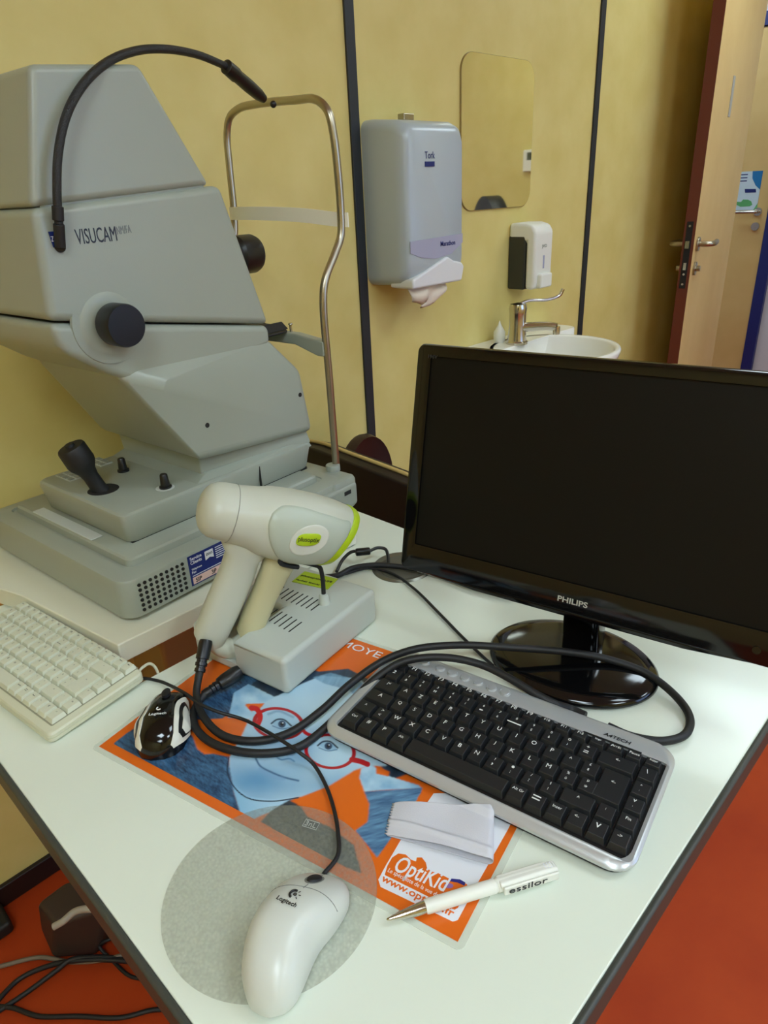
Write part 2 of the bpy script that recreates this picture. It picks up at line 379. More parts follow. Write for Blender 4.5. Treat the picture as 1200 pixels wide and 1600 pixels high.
# vents on base near face
b = MB()
for i in range(9):
    for j in range(6):
        x = .023+i*.0083; z = .0155+j*.0074
        b.cyl((x+(.0014 if 0 else 0), -.0012, z), (x, .001, z), .0024, n=10)
b.build('vent_holes', M_dark, fc)['kind'] = 'stuff'
# service sticker
b = MB(); b.box(.0985, .185, -.0012, .0005, .0135, .0585); st = b.build('service_sticker', M_blue, fc)
b = MB(); b.box(.101, .183, -.0018, -.001, .0155, .0255); b.build('pink_strip', M_pink, st)
text('SIP', (.105, -.0019, .0175), (1, 0, 0), (0, 0, 1), M_ink, st, height=.0062, bold=.01)
text('3P', (.132, -.0019, .0175), (1, 0, 0), (0, 0, 1), M_ink, st, height=.0062, bold=.01)
text('Service', (.1015, -.0013, .0515), (1, 0, 0), (0, 0, 1), M_pwhite, st, height=.0048, bold=.01)
text('Clients', (.1015, -.0013, .0455), (1, 0, 0), (0, 0, 1), M_pwhite, st, height=.0048, bold=.01)
text('Téléphone', (.1015, -.0013, .0365), (1, 0, 0), (0, 0, 1), M_pwhite, st, height=.0036)
text('Fax', (.1015, -.0013, .0315), (1, 0, 0), (0, 0, 1), M_pwhite, st, height=.0036)
b = MB(); b.prism([(.126, .055), (.140, .055), (.140, .042), (.133, .0445), (.126, .042)], -.0018, -.001, 'y'); b.build('sticker_shield', M_pwhite, st)
text('ZEISS', (.1273, -.0019, .0485), (1, 0, 0), (0, 0, 1), M_ink, st, width=.0115, height=.0032)
b = MB()
for k in range(6): b.box(.144, .144+.026-(k % 3)*.004, -.0017, -.001, .0535-k*.0032, .0545-k*.0032)
b.box(.1015, .150, -.0017, -.001, .0275, .0283)
b.build('sticker_lines', M_pwhite, st)
# column above platform
b = MB(); b.hull([(.205, .09, .117), (.415, .068, .117), (.205, .30, .117), (.415, .305, .117), (.20, .085, .165), (.405, .078, .165), (.20, .30, .165), (.405, .30, .165)]); b.build('column', M_dev, fc, bevel=.003)
b = MB(); b.hull([(.16, .0665, .110), (.4145, .0665, .110), (.16, .304, .110), (.4145, .304, .110), (.21, .086, .127), (.408, .073, .127), (.21, .30, .127), (.408, .30, .127)]); 
b.build('column_skirt', M_dev, fc, bevel=.0015)
b = MB(); b.box(.2955, .2966, .0655, .070, .078, .112); b.hull([(.2955, .0793, .124), (.2966, .0793, .124), (.2955, .084, .124), (.2966, .084, .124), (.2955, .0806, .163), (.2966, .0806, .163), (.2955, .085, .163), (.2966, .085, .163)]); b.build('column_seam', M_dark, fc)
# belly
def z(v): return v-.78
belly = [(.187, z(.936)), (.418, z(.916)), (.402, z(1.022)), (.142, z(1.062)), (.163, z(1.034))]
pts = [(a, .06, zz) for a, zz in belly]+[(a, .32, zz) for a, zz in belly]
pts += [(.358, .079, z(1.078)), (.358, .301, z(1.078)), (.094, .080, z(1.084)), (.094, .300, z(1.084))]
b = MB(); b.hull(pts); b.build('lower_housing', M_dev, fc, bevel=.012, seg=5)
b = MB()
for a, zz in ((.207, z(.985)), (.392, z(.985))):
    b.lathe((a, .0605, zz), [(.0035, 0), (.0035, .0012)], (0, -1, 0), 16)
b.build('screw_hole', M_dark, fc)
# head
def prism_y(poly, y0, y1, name, m, bev, seg=4, inset=None):
    b = MB(); b.prism(poly, y0, y1, 'y'); return b.build(name, m, fc, bevel=bev, seg=seg)
headp = [(.036, z(1.2745)), (.299, z(1.2925)), (.359, z(1.096)), (.10, z(1.094)), (.055, z(1.106)), (.028, z(1.150)), (.027, z(1.165))]
hb = prism_y([(.036, z(1.2755)), (.299, z(1.2930)), (.359, z(1.1005)), (.026, z(1.157))], .074, .306, 'upper_housing', M_dev, .010)
hl = prism_y([(.027, z(1.1545)), (.3585, z(1.0985)), (.358, z(1.07)), (.165, z(1.040)), (.085, z(1.083)), (.036, z(1.118)), (.028, z(1.135))], .0755, .3045, 'chin_housing', M_dev, .010)
cap = prism_y([(.037, z(1.2760)), (.071, z(1.413)), (.205, z(1.424)), (.285, z(1.2930))], .0765, .3035, 'top_cover', M_dev, .009)
b = MB(); b.prism([(.048, z(1.262)), (.050, z(1.290)), (.27, z(1.305)), (.28, z(1.280))], .0815, .2985, 'y'); b.build('cover_seam', M_devd, fc)
# focus knob and boss
kc = fv.V(174, 506, .074); ka, kz = kc[0], kc[2]
b = MB(); b.lathe((ka-.002, .0745, kz), [(.049, -.003), (.048, .0004), (.045, .0006), (.040, -.0002), (.037, .0010), (.033, .0022), (.028, .0024), (0.001, .0024)], (0, -1, 0), 48); b.build('knob_boss', M_dev, fc)
b = MB(); prof = [(.018, .0), (.018, .004), (.0250, .0045), (.0258, .007), (.0258, .030), (.0245, .033), (.001, .033)]
b.lathe((ka, .072, kz), prof, (0, -1, 0), 40); b.build('focus_knob', M_blk, fc)
# lens
lc = fv.V(396, 396, .19)
b = MB(); b.lathe((.28, .19, lc[2]), [(.026, 0), (.026, .120), (.030, .125), (.030, .156), (.027, .163), (.022, .163), (.020, .156), (.001, .154)], (1, 0, 0), 36); b.build('objective_lens', M_blk, fc)
# name on the side
p0 = fv.V(121, 382, .0735); p1 = fv.V(184, 376, .0735)
text('VISUCAM', (p0[0], .0738, p0[2]), p1-p0, (0, 0, 1), mat('ink_navy', (34, 40, 56), .5), fc, width=np.linalg.norm(p1-p0), height=.0165)
p0 = fv.V(185, 372, .0735); p1 = fv.V(207, 369, .0735)
text('NM/FA', (p0[0], .0738, p0[2]+.004), p1-p0, (0, 0, 1), mat('ink_mid', (120, 126, 126), .5), fc, width=np.linalg.norm(p1-p0), height=.009)
q = fv.V(75, 362, .0735); q2 = fv.V(99, 384, .0735)
b = MB(); zt, zb = q[2], q2[2]-.001; xm = (q[0]+q2[0])/2
b.prism([(q[0], zt), (q2[0], zt), (q2[0], zb), (xm, zb+.004), (q[0]+.002, zb)], .0728, .0738, 'y'); bd = b.build('blue_badge', M_blue, fc)
text('ZEISS', (q[0]+.001, .0727, (zt+zb)/2-.002), (1, 0, 0), (0, 0, 1), M_pwhite, bd, width=(q2[0]-q[0])*.9, height=.0055)
# gooseneck fixation lamp
gp = [(94, 386, .070), (92, 350, .064), (89, 300, .060), (91, 240, .060), (104, 180, .062), (130, 132, .068), (168, 97, .078), (215, 79, .09), (262, 77, .10), (310, 86, .112), (352, 103, .122)]
G = [fv.V(x, y, v) for x, y, v in gp]
b = MB(); b.tube(G[1:], .0048, n=14, smooth=10); goose = b.build('gooseneck', mat('gooseneck_black', (22, 23, 24), .38, bump=.6, bscale=900), fc)
b = MB(); b.cyl(G[0], G[1], .006); b.cyl(fv.V(94, 384, .08), G[0], .006); b.cyl(fv.V(91, 345, .0635), fv.V(90, 322, .0615), .0062); b.build('gooseneck_socket', M_blkm, goose, bevel=.001)
h0 = fv.V(352, 103, .122); h1 = fv.V(416, 158, .14); h2 = fv.V(427, 163, .15)
b = MB(); b.lathe(h0, [(.0055, 0), (.0095, .002), (.0100, .022), (.0088, .026), (.0092, .050), (.0085, .075), (.006, .088), (.001, .089)], h1-h0, 24); b.build('lamp_tip', M_blk, goose)
b = MB(); b.sphere(h2, .005); b.build('fixation_light', M_blk, goose)
# headrest frame
fr = [(.447, .045, z(.85)), (.447, .045, z(1.00)), (.447, .045, z(1.125)), (.455, .045, z(1.155)), (.482, .045, z(1.192)), (.497, .045, z(1.215)), (.501, .045, z(1.25)), (.496, .045, z(1.355)), (.495, .052, z(1.385)), (.498, .075, z(1.402)),
      (.512, .14, z(1.409)), (.524, .24, z(1.414)), (.527, .285, z(1.412)), (.528, .313, z(1.400)), (.527, .323, z(1.375)), (.525, .324, z(1.33)), (.522, .324, z(1.25)), (.515, .324, z(1.21)), (.495, .324, z(1.18)), (.455, .324, z(1.13)), (.45, .324, z(1.0)), (.45, .324, z(.85))]
b = MB(); b.tube(fr, .0062, n=16, smooth=8); b.build('headrest_frame', M_steel, fc)
b = MB()
for y in (.045, .324): b.lathe((.4385, y, .0625), [(.0125, 0), (.0125, .009), (.0115, .0105), (.007, .0105)], n=28)
b.build('frame_socket', M_dev, fc)
# forehead band
band = [(.507, .036, z(1.238)), (.500, .06, z(1.24)), (.492, .11, z(1.246)), (.489, .175, z(1.250)), (.495, .26, z(1.252)), (.512, .320, z(1.252)), (.526, .335, z(1.252))]
B = catmull(band, 8); rings = []
for i, p in enumerate(B):
    t = nrm(B[min(i+1, len(B)-1)]-B[max(0, i-1)]); n_ = nrm(np.cross(t, (0, 0, 1)))
    rings.append([p+n_*.0018+np.array([0, 0, .0105]), p-n_*.0018+np.array([0, 0, .0105]), p-n_*.0018-np.array([0, 0, .0105]), p+n_*.0018-np.array([0, 0, .0105])])
b = MB(); b.loft(rings); b.build('forehead_band', M_band, fc)
# chin rest
b = MB(); b.prism([(.045, z(1.062)), (.11, z(1.070)), (.20, z(1.070)), (.304, z(1.062)), (.304, z(1.043)), (.20, z(1.052)), (.11, z(1.052)), (.06, z(1.038)), (.045, z(1.038))], .438, .456, 'x'); b.build('chin_rest_bar', M_dev, fc, bevel=.003)
b = MB(); b.loft([[(.40+x, .175+y+.0, z(zz)) for x, y in rrect(-.03, .05, -.05, .05, .02)] for zz in (1.070, 1.0735)]); 
b.prism([(.135, z(1.0735)), (.15, z(1.085)), (.17, z(1.079)), (.19, z(1.079)), (.21, z(1.085)), (.225, z(1.0735))], .40, .452, 'x'); b.build('chin_rest', M_blkm, fc, bevel=.003)
b = MB(); b.cyl((.447, .125, z(1.068)), (.447, .125, z(1.082)), .0022); b.sphere((.447, .125, z(1.083)), .004, (1, 1, .6)); b.build('chin_screw', M_chrome, fc)
# joystick
jb = fv.Z(157, 766, .1185)
b = MB(); b.lathe((jb[0]+.004, jb[1]-.001, .1183), [(.0225, 0), (.0215, .0008), (.001, .0008)], n=36); js = b.build('joystick_gaiter', M_dark, fc)
jt = jb+np.array([-.024, .008, .072])
ax = jt-jb
b = MB(); b.lathe(jb, [(.0125, -.002), (.0115, .005), (.0110, .026), (.0130, .036), (.0190, .046), (.0205, .052), (.0200, .074), (.0185, .077), (.0070, .0775), (.0065, .0815), (.001, .082)], ax, 28); b.build('joystick', M_blkm, fc)
for px in ((259, 762), (193, 736)):
    k = fv.Z(*px, .1185)
    b = MB(); b.lathe(k, [(.009, 0), (.009, .003), (.0068, .004), (.0055, .020), (.0045, .0215), (.001, .0215)], n=20); b.build('dial_knob', M_blk, fc)
b = MB(); k = fv.Z(259, 762, .1185); b.lathe((k[0]-.001, k[1], .1182), [(.0135, 0), (.0135, .0007), (.001, .0007)], n=28); b.build('dial_ring', mat('ring_grey', (200, 204, 196), .4), fc)
for cx, cy in ((107, 745), (155, 722)):
    k = fv.Z(cx, cy, .1185); t = empty_ = None
    b = MB(); b.box(k[0]-.010, k[0]+.012, k[1]-.022, k[1]+.022, .1183, .1192); pn = b.build('button_panel', mat('panel_white', (186, 190, 178), .5), fc, bevel=.0006)
    for i in range(2):
        for j in range(3):
            b = MB(); b.box(k[0]-.008+i*.011, k[0]+i*.011, k[1]-.020+j*.014, k[1]-.009+j*.014, .119, .1200); b.build('button', mat('button_grey', (136, 140, 128), .5), pn, bevel=.0003)
# ================================================================== CHARGING DOCK AND VISION SCREENER
c0 = atz(450, 1090)
fk = Frame((c0[0], c0[1], .7512), 9.4)
dk = empty('charging_dock', fk.O, 9.4, 'grey slotted charging dock under the handheld screener, standing on the orange poster', 'charging dock')
us = [0, .062, .085, .182]; vv = [0, .080, .136, .155]
b = MB(); b.cells(us, vv, lambda i, j: .014 if (j == 1 and i == 0) else (.03 if (j == 1 and i == 1) else .050)); body = b.build('dock_body', M_dock, dk, bevel=.007, seg=4)
b = MB()
for r_, (px0, px1, n_) in enumerate([((436, 922), (497, 945), 9), ((411, 950), (463, 978), 8)]):
    pa, pb = fk.Z(*px0, .0505), fk.Z(*px1, .0505)
    for k in range(n_):
        p = pa+(pb-pa)*k/(n_-1)
        b.prism([(p[0]-.014, p[1]-.0007), (p[0]+.010, p[1]-.0007), (p[0]+.010, p[1]+.0007), (p[0]-.014, p[1]+.0007)], .0500, .0505)
b.build('vent_slots', M_dark, dk)
lp = [fk.Z(*p, .0503) for p in ((476, 893), (528, 905), (512, 921), (456, 909))]
b = MB(); b.prism([(p[0], p[1]) for p in lp][::-1], .0498, .0508); lb = b.build('green_label', M_lime, dk)
lx = lp[1]-lp[0]; ly = lp[0]-lp[3]
text('plusoptix A09', lp[3]+ly*.58+lx*.05+np.array([0, 0, .0006]), lx, ly, M_ink, lb, width=np.linalg.norm(lx)*.9, height=.0055, bold=.005)
text('Handheld  Binocular', lp[3]+ly*.18+lx*.05+np.array([0, 0, .0006]), lx, ly, M_ink, lb, width=np.linalg.norm(lx)*.7, height=.003)
hk = fk.Z(507, 942, .050)
b = MB(); b.lathe(hk, [(.0075, -.001), (.0058, .013), (.0052, .014), (.001, .014)], n=24); b.build('hook_post', M_dock, dk)
# ---- handheld screener
vc = .108
SAZ = -27.0
so = fk.world((.002, vc, .02))
fs = Frame(so, SAZ)
scn = empty('vision_screener', so, SAZ, 'white handheld vision screener with lime green ring, resting in its dock', 'eye screener')
def S(u, w, zz): return np.array([u, w, zz-(.7512+.02)])     # local point, zz absolute
def SP(x, y): q = fs.V(x, y, 0); return np.array([q[0], 0, q[2]])
P0 = SP(325, 794); PR = SP(520, 835); LH = np.linalg.norm(PR-P0)
ax = nrm(PR-P0); upv = np.array([-ax[2], 0, ax[0]]); sd = np.array([0, 1., 0])
KS = LH/.245
print("HL",KS,P0,PR)
def shr(t): return .32*min(1, max(0, (t-.10)/.14))
def head_ring(t, hh, ww, e=2.2, dz=0, n=40, ct=0): return superring(P0+ax*(t*KS)+upv*dz, (upv+ax*shr(t))*hh, sd*ww, e, n)
ts = [(-.018, .003, .003), (-.0172, .009, .010), (-.0145, .0165, .0175), (-.010, .0225, .024), (-.003, .0275, .0295), (.008, .0312, .033), (.02, .0325, .0345), (.05, .0335, .0355), (.08, .0365, .037), (.105, .0395, .039), (.14, .0420, .041), (.18, .0425, .041), (.215, .041, .039), (.245, .0375, .0365)]
b = MB(); b.loft([head_ring(t, h_, w_, 2.0 if t < .1 else 2.35) for t, h_, w_ in ts]); sh = b.build('head', M_scan, scn)
b = MB(); b.loft([head_ring(t, h_, w_, 2.35) for t, h_, w_ in [(.243, .0383, .0372), (.246, .0386, .0374), (.258, .036, .035), (.262, .032, .031), (.260, .030, .029)]]); b.build('front_ring', M_lime, scn)
b = MB(); b.loft([head_ring(t, h_, w_) for t, h_, w_ in [(.2585, .030, .030), (.2612, .029, .029)]]); b.build('front_window', M_gloss, scn)
b = MB(); b.tube([head_ring(.042, .0334, .0357, 2.0, n=48)[k % 48] for k in range(49)], .0004, n=6, smooth=0); b.build('head_seam', mat('seam_grey', (150, 150, 140), .6), scn)
def side_pt(t, q, off):   # point on the near side panel
    return P0+ax*t*KS+(upv+ax*shr(t))*q+np.array([0, -off, 0])
# raised side panel (teardrop) following the body's flank
def flank(t, q, lift=0):
    for (t0, h0_, w0_), (t1, h1_, w1_) in zip(ts, ts[1:]):
        if t0 <= t <= t1: k = (t-t0)/(t1-t0); hh = h0_+k*(h1_-h0_); ww = w0_+k*(w1_-w0_); break
    else: hh, ww = ts[-1][1:]
    e = 2.0 if t < .1 else 2.35
    s_ = min(.999, abs(q)/hh); return ww*(1-s_**e)**(1/e)+lift
pan = [(.098, .022), (.112, .031), (.14, .0345), (.18, .0335), (.22, .031), (.240, .028), (.243, 0), (.240, -.028), (.22, -.033), (.18, -.036), (.150, -.033), (.122, -.020), (.104, -.004), (.096, .012)]
pc = catmull([(a, q, 0) for a, q in pan+[pan[0]]], 4)[:-1]
rings = []
cen = np.array([.175, 0, 0])
for sc, lift in ((1.0, -.001), (.985, .0016), (.95, .0024), (.8, .0026), (.6, .0026), (.3, .0026), (.02, .0026)):
    rings.append([side_pt(*(cen+(p-cen)*sc)[:2], flank(*(cen+(p-cen)*sc)[:2], lift)) for p in pc])
b = MB(); b.loft(rings); sp = b.build('side_panel', M_panel, scn, sharp=60)
def oval(ct, cq, rt, rq, tilt=0, n=36, e=2.0, egg=0):
    out = []
    for k in range(n):
        a = 2*PI*k/n; x = rt*math.copysign(abs(math.cos(a))**(2/e), math.cos(a)); y = rq*math.copysign(abs(math.sin(a))**(2/e), math.sin(a))*(1+egg*x/rt)
        out.append((ct+x*math.cos(tilt)-y*math.sin(tilt), cq+x*math.sin(tilt)+y*math.cos(tilt)))
    return out
rec = []
tl = math.radians(8)
for sc, lift in ((1.0, .0022), (.97, .0032), (.90, .0030), (.6, .0027), (.02, .0027)):
    rec.append([side_pt(t, q, flank(t, q, lift)) for t, q in oval(.176, .002, .034*sc, .0200*sc, tl)])
b = MB(); b.loft(rec); b.build('badge_recess', mat('recess_white', (206, 207, 194), .4), sp, sharp=60)
bad = []
for sc, lift in ((1.0, .0028), (1.0, .0040), (.9, .0043), (.02, .0043)):
    bad.append([side_pt(t, q, flank(t, q, lift)) for t, q in oval(.173, .004, .0205*sc, .0076*sc, tl, e=3.2)])
b = MB(); b.loft(bad); bg = b.build('badge', M_lime, sp, sharp=60)
tx = nrm(ax*math.cos(tl)+upv*math.sin(tl)); ty = nrm(upv*math.cos(tl)-ax*math.sin(tl))
text('plusoptix', side_pt(.173, .004, flank(.173, .004, .0046)), tx, ty, M_ink, bg, width=.0245, height=.0075, center=True)
# handle and trigger guard
def hring(u, zz, half, wid, tilt, e=2.6, n=28):
    d = np.array([math.cos(tilt), 0, math.sin(tilt)]); return superring(S(u, 0, zz), d*half, sd*wid, e, n)
def leg_loft(pts, e=2.6):
    rings = []
    for (xa, ya), (xb, yb), wd in pts:      # two silhouette points of the section, half width
        A_, B_ = SP(xa, ya), SP(xb, yb); rings.append(superring((A_+B_)/2, (B_-A_)/2, sd*wd, e, 28))
    return rings
hnd = [((335, 815), (440, 830), .020), ((342, 838), (425, 856), .019), ((352, 862), (404, 876), .0165), ((345, 885), (397, 900), .0165), ((333, 912), (386, 926), .017), ((318, 947), (372, 958), .0175), ((307, 975), (358, 987), .0175), ((303, 990), (350, 1003), .0165), ((312, 1001), (342, 1011), .012)]
b = MB(); b.loft(leg_loft(hnd)); b.build('handle', M_scan, scn)
grd = [((425, 845), (480, 858), .018), ((414, 866), (462, 877), .0165), ((407, 890), (449, 900), .0155), ((395, 922), (432, 933), .0155), ((379, 958), (416, 970), .0155), ((370, 984), (406, 996), .0145), ((376, 996), (402, 1004), .011)]
b = MB(); b.loft(leg_loft(grd)); b.build('front_grip', M_cream, scn)
b = MB(); b.tube([SP(324, 988), SP(338, 1004), SP(362, 1013), SP(388, 1000)], .0130, n=16); b.build('grip_bridge', M_scan, scn)
b = MB(); b.tube([SP(424, 862), SP(420, 875), SP(414, 888)], .004, n=10); b.build('trigger', M_blk, scn)
hv = fs.loc(fk.world(hk))[1]
hp = [fk.loc(fs.world(fs.V(x, y, v))) for x, y, v in ((506, 936, hv), (505, 915, hv), (503, 897, hv), (499, 886, hv-.001), (484, 881, hv-.004), (465, 877, min(hv, -.026)), (447, 873, -.027), (438, 875, -.028), (439, 880, -.026), (450, 884, -.022), (466, 886, -.019))]
b = MB(); b.tube(hp, .0029, n=12, smooth=8); b.build('hook_arm', M_blkm, dk)
# ================================================================== POSTER
pL = atz(155, 1167); fp = Frame((pL[0], pL[1], .7502), -77.8)
po = empty('poster', fp.O, -77.8, 'orange laminated eyewear poster lying on the white desk under the keyboard', 'poster')
PW, PH = .425, .292
def pp(x, y): q = fp.Z(x, y, .0006); return (q[0], q[1])
def A(x, y): return pp(150+x/2.1818, 1000+y/2.1818)
def E8(x, y): return pp(560+x/3.529, 1220+y/3.529)
b = MB(); b.prism(rrect(-.006, PW+.006, -.006, PH+.006, .006), 0, .0003); b.build('laminate', M_lam, po)
b = MB(); b.prism([(0, 0), (PW, 0), (PW, PH), (0, PH)], .0003, .0006); b.build('orange_sheet', M_orange, po)
wp = [(415, 70), (232, 330), (150, 470), (110, 545), (122, 585), (520, 777), (548, 768), (660, 560), (820, 276), (860, 200), (760, 60)]
b = MB(); b.prism([E8(*p) for p in wp][::-1], .0006, .0008); b.build('white_panel', M_pwhite, po)
cl = [(145, 520), (160, 470), (185, 425), (220, 402), (262, 408), (290, 436), (318, 446), (322, 424), (350, 424), (372, 452), (378, 480), (400, 500), (440, 510), (500, 540), (560, 552), (600, 572), (598, 610), (548, 702), (530, 712)]
b = MB(); b.prism([E8(*p) for p in cl][::-1], .0008, .0009); b.build('logo_cloud', M_orange, po)
def ptext(s, p0, p1, hgt, m, bold=0, par=None, shear=0, name='lettering'):
    a = np.array([*p0, .00095]); c = np.array([*p1, .00095])
    return text(s, a, c-a, (-(c-a)[1], (c-a)[0], 0), m, par or po, width=np.linalg.norm(c-a), height=hgt, bold=bold, shear=shear, name=name, h=.0001)
ptext('OptiKid', E8(186, 492), E8(470, 612), .0215, M_pwhite, bold=.012, shear=.1)
ptext('Le spécialiste de la vue des enfants', E8(160, 502), E8(536, 695), .0052, M_pwhite)
ptext('www.optikid.fr', E8(122, 550), E8(518, 752), .0088, M_orange, bold=.02)
ec = [E8(498+26*math.cos(a), 580+14*math.sin(a)) for a in np.linspace(0, 2*PI, 20, endpoint=False)]
b = MB(); b.prism(ec, .0009, .00095); b.build('logo_figure', mat('print_violet', (150, 110, 170), .4), po)
b = MB(); b.prism([E8(*p) for p in ((505, 540), (560, 545), (590, 562), (585, 580), (545, 562), (505, 555))][::-1], .0009, .00096); b.build('logo_stripe', mat('print_navy', (40, 40, 120), .4), po)
ptext('MOYE', pp(530, 1008), pp(591, 1029), .0125, M_pwhite)
# printed portrait as coloured mesh
NX, NY = 560, 380
gs = np.linspace(.010, .415, NX); gt = np.linspace(.010, .282, NY)
GS, GT = np.meshgrid(gs, gt, indexing='ij')
def inpoly(poly):
    P = np.array([A(*p) for p in poly]); ins = np.zeros(GS.shape, bool)
    for i in range(len(P)):
        x1_, y1_ = P[i]; x2_, y2_ = P[i-1]
        if y1_ == y2_: continue
        c = ((y1_ > GT) != (y2_ > GT)) & (GS < (x2_-x1_)*(GT-y1_)/(y2_-y1_)+x1_); ins ^= c
    return ins.astype(float)
def blur(a, k=1):
    for _ in range(k):
        p = np.pad(a, 1, mode='edge'); a = (p[:-2, 1:-1]+p[2:, 1:-1]+p[1:-1, :-2]+p[1:-1, 2:]+2*a)/6
    return a
# invert: photo-zoom coordinates of every grid point (for strokes and gradients) through the plane map
def to_px():
    X_ = fp.O[0]+GS*fp.u[0]+GT*fp.v[0]; Y_ = fp.O[1]+GS*fp.u[1]+GT*fp.v[1]; Zz = np.full_like(X_, .7508)
    d = np.stack([X_-CAM[0], Y_-CAM[1], Zz-CAM[2]], -1) @ R
    px = 600+FPX*d[..., 0]/-d[..., 2]; py = 800-FPX*d[..., 1]/-d[..., 2]
    return (px-150)*2.1818, (py-1000)*2.1818
AX, AY = to_px()
def fbm(fx, fy, seed=0, ang=0):
    r = np.random.RandomState(seed); out = np.zeros_like(AX); 
    u = (AX*math.cos(ang)+AY*math.sin(ang))*fx; v = (-AX*math.sin(ang)+AY*math.cos(ang))*fy
    for o_ in range(3):
        n = 64; g = r.rand(n, n); uu = u*2**o_; v2 = v*2**o_
        i = np.floor(uu).astype(int); j = np.floor(v2).astype(int); fu = uu-i; fv_ = v2-j
        fu = fu*fu*(3-2*fu); fv_ = fv_*fv_*(3-2*fv_)
        g00 = g[i % n, j % n]; g10 = g[(i+1) % n, j % n]; g01 = g[i % n, (j+1) % n]; g11 = g[(i+1) % n, (j+1) % n]
        out += (g00*(1-fu)*(1-fv_)+g10*fu*(1-fv_)+g01*(1-fu)*fv_+g11*fu*fv_)*.5**(o_+1)
    return out/.875
col = np.zeros(GS.shape+(3,)); ORG = np.array(lin((224, 104, 24)))
col[:] = ORG
def paint(mask, c):
    global col
    c = np.array(c) if not (isinstance(c, np.ndarray) and c.ndim == 3) else c
    col = col*(1-mask[..., None])+c*mask[..., None]
def L3(c): return np.array(lin(c))
def mixc(c0_, c1_, f): f = np.clip(f, 0, 1)[..., None]; return L3(c0_)*(1-f)+L3(c1_)*f
denim = mixc((18, 34, 66), (72, 120, 160), fbm(.02, .09, 1, .5)*.9+(fbm(.1, .3, 2, .9)-.5)*.9)
face = mixc((84, 146, 192), (206, 234, 246), .55+.5*(fbm(.006, .006, 3)-.5)+.35*np.exp(-(((AX-850)/150)**2+((AY-250)/110)**2))-.38*np.exp(-(((AX-540)/120)**2+((AY-470)/60)**2))-.25*np.exp(-(((AX-760)/160)**2+((AY-500)/40)**2))-.2*np.exp(-(((AX-700)/40)**2+((AY-400)/50)**2))+.18*np.exp(-(((AX-560)/60)**2+((AY-390)/40)**2)))
skin2 = mixc((96, 156, 200), (190, 222, 238), fbm(.025, .03, 5))
def stroke(pts, w, c, soft=1.5, alpha=1.0):
    P = catmull([(x, y, 0) for x, y in pts], 6); d = np.full_like(AX, 1e9)
    for a, c_ in zip(P, P[1:]):
        vx, vy = c_[0]-a[0], c_[1]-a[1]; L2 = vx*vx+vy*vy+1e-9
        t = np.clip(((AX-a[0])*vx+(AY-a[1])*vy)/L2, 0, 1)
        d = np.minimum(d, np.hypot(AX-a[0]-t*vx, AY-a[1]-t*vy))
    paint(np.clip((w-d)/soft+.5, 0, 1)*alpha, L3(c))
def ell(cx, cy, rx, ry, tilt, w, c, fill=None, falpha=.2):
    ca, sa = math.cos(tilt), math.sin(tilt)
    u = ((AX-cx)*ca+(AY-cy)*sa)/rx; v = (-(AX-cx)*sa+(AY-cy)*ca)/ry; r_ = np.sqrt(u*u+v*v); dd = (r_-1)*min(rx, ry)
    if fill is not None: paint(np.clip(-dd/2+.5, 0, 1)*falpha, L3(fill))
    if w: paint(np.clip((w-abs(dd))/1.5+.5, 0, 1), L3(c))
bl = lambda p, k=1: blur(inpoly(p), k+1)
# hair and forehead, continuing under dock and keyboard
paint(bl([(470, 120), (560, 20), (760, 108), (860, 98), (960, 150), (1100, 260), (1160, 420), (1000, 480), (900, 300), (560, 250)], 2), mixc((16, 22, 34), (60, 84, 110), fbm(.05, .01, 8, .4)))
paint(bl([(452, 400), (452, 455), (500, 440), (560, 480), (640, 480), (700, 520), (650, 560), (620, 578), (560, 600), (530, 615), (488, 588), (462, 500)], 2), mixc((120, 178, 214), (170, 208, 232), (AX-440)/160))
paint(bl([(455, 400), (500, 320), (545, 215), (620, 190), (700, 150), (770, 122), (900, 132), (1000, 240), (1020, 380), (990, 430), (925, 430), (880, 445), (790, 500), (700, 535), (600, 545), (520, 535), (470, 495), (452, 450)], 2), face)
paint(bl([(740, 128), (800, 112), (900, 140), (1010, 260), (960, 250), (860, 170), (780, 150)], 3)*.8, mixc((70, 120, 160), (150, 196, 220), fbm(.06, .01, 9, .5)))
# neck, sleeves
paint(bl([(600, 580), (660, 545), (690, 545), (700, 570), (720, 600), (800, 640), (880, 700), (905, 797), (840, 770), (700, 700), (560, 620)], 1), mixc((28, 34, 44), (70, 80, 92), fbm(.08, .08, 11)))
paint(bl([(60, 352), (150, 285), (230, 235), (330, 330), (345, 372), (370, 390), (400, 388), (450, 398), (456, 440), (470, 520), (492, 590), (300, 492), (66, 366)]), denim)
paint(bl([(330, 235), (360, 205), (385, 168), (440, 150), (500, 120), (560, 130), (490, 180), (470, 210), (458, 250), (430, 268), (335, 272), (300, 240)]), denim)
paint(bl([(470, 180), (520, 150), (610, 195), (570, 216), (508, 222), (548, 262), (518, 270), (450, 265), (460, 228)]), skin2)
paint(bl([(510, 218), (575, 216), (560, 234), (520, 236)]), ORG)
paint(bl([(662, 548), (700, 537), (790, 502), (880, 470), (906, 455), (932, 560), (926, 620), (880, 660), (800, 612), (710, 575)]), ORG)
paint(bl([(905, 437), (940, 425), (990, 462), (1100, 495), (1112, 508), (1000, 510), (916, 518), (898, 470)]), skin2)
paint(bl([(914, 517), (1112, 504), (1104, 552), (1010, 680), (958, 742), (925, 700), (884, 650), (926, 620), (932, 560)]), mixc((34, 72, 116), (110, 160, 196), fbm(.14, .02, 12, 1.35)*1.1-.05))
paint(bl([(955, 430), (1000, 450), (998, 466), (955, 456)]), ORG)
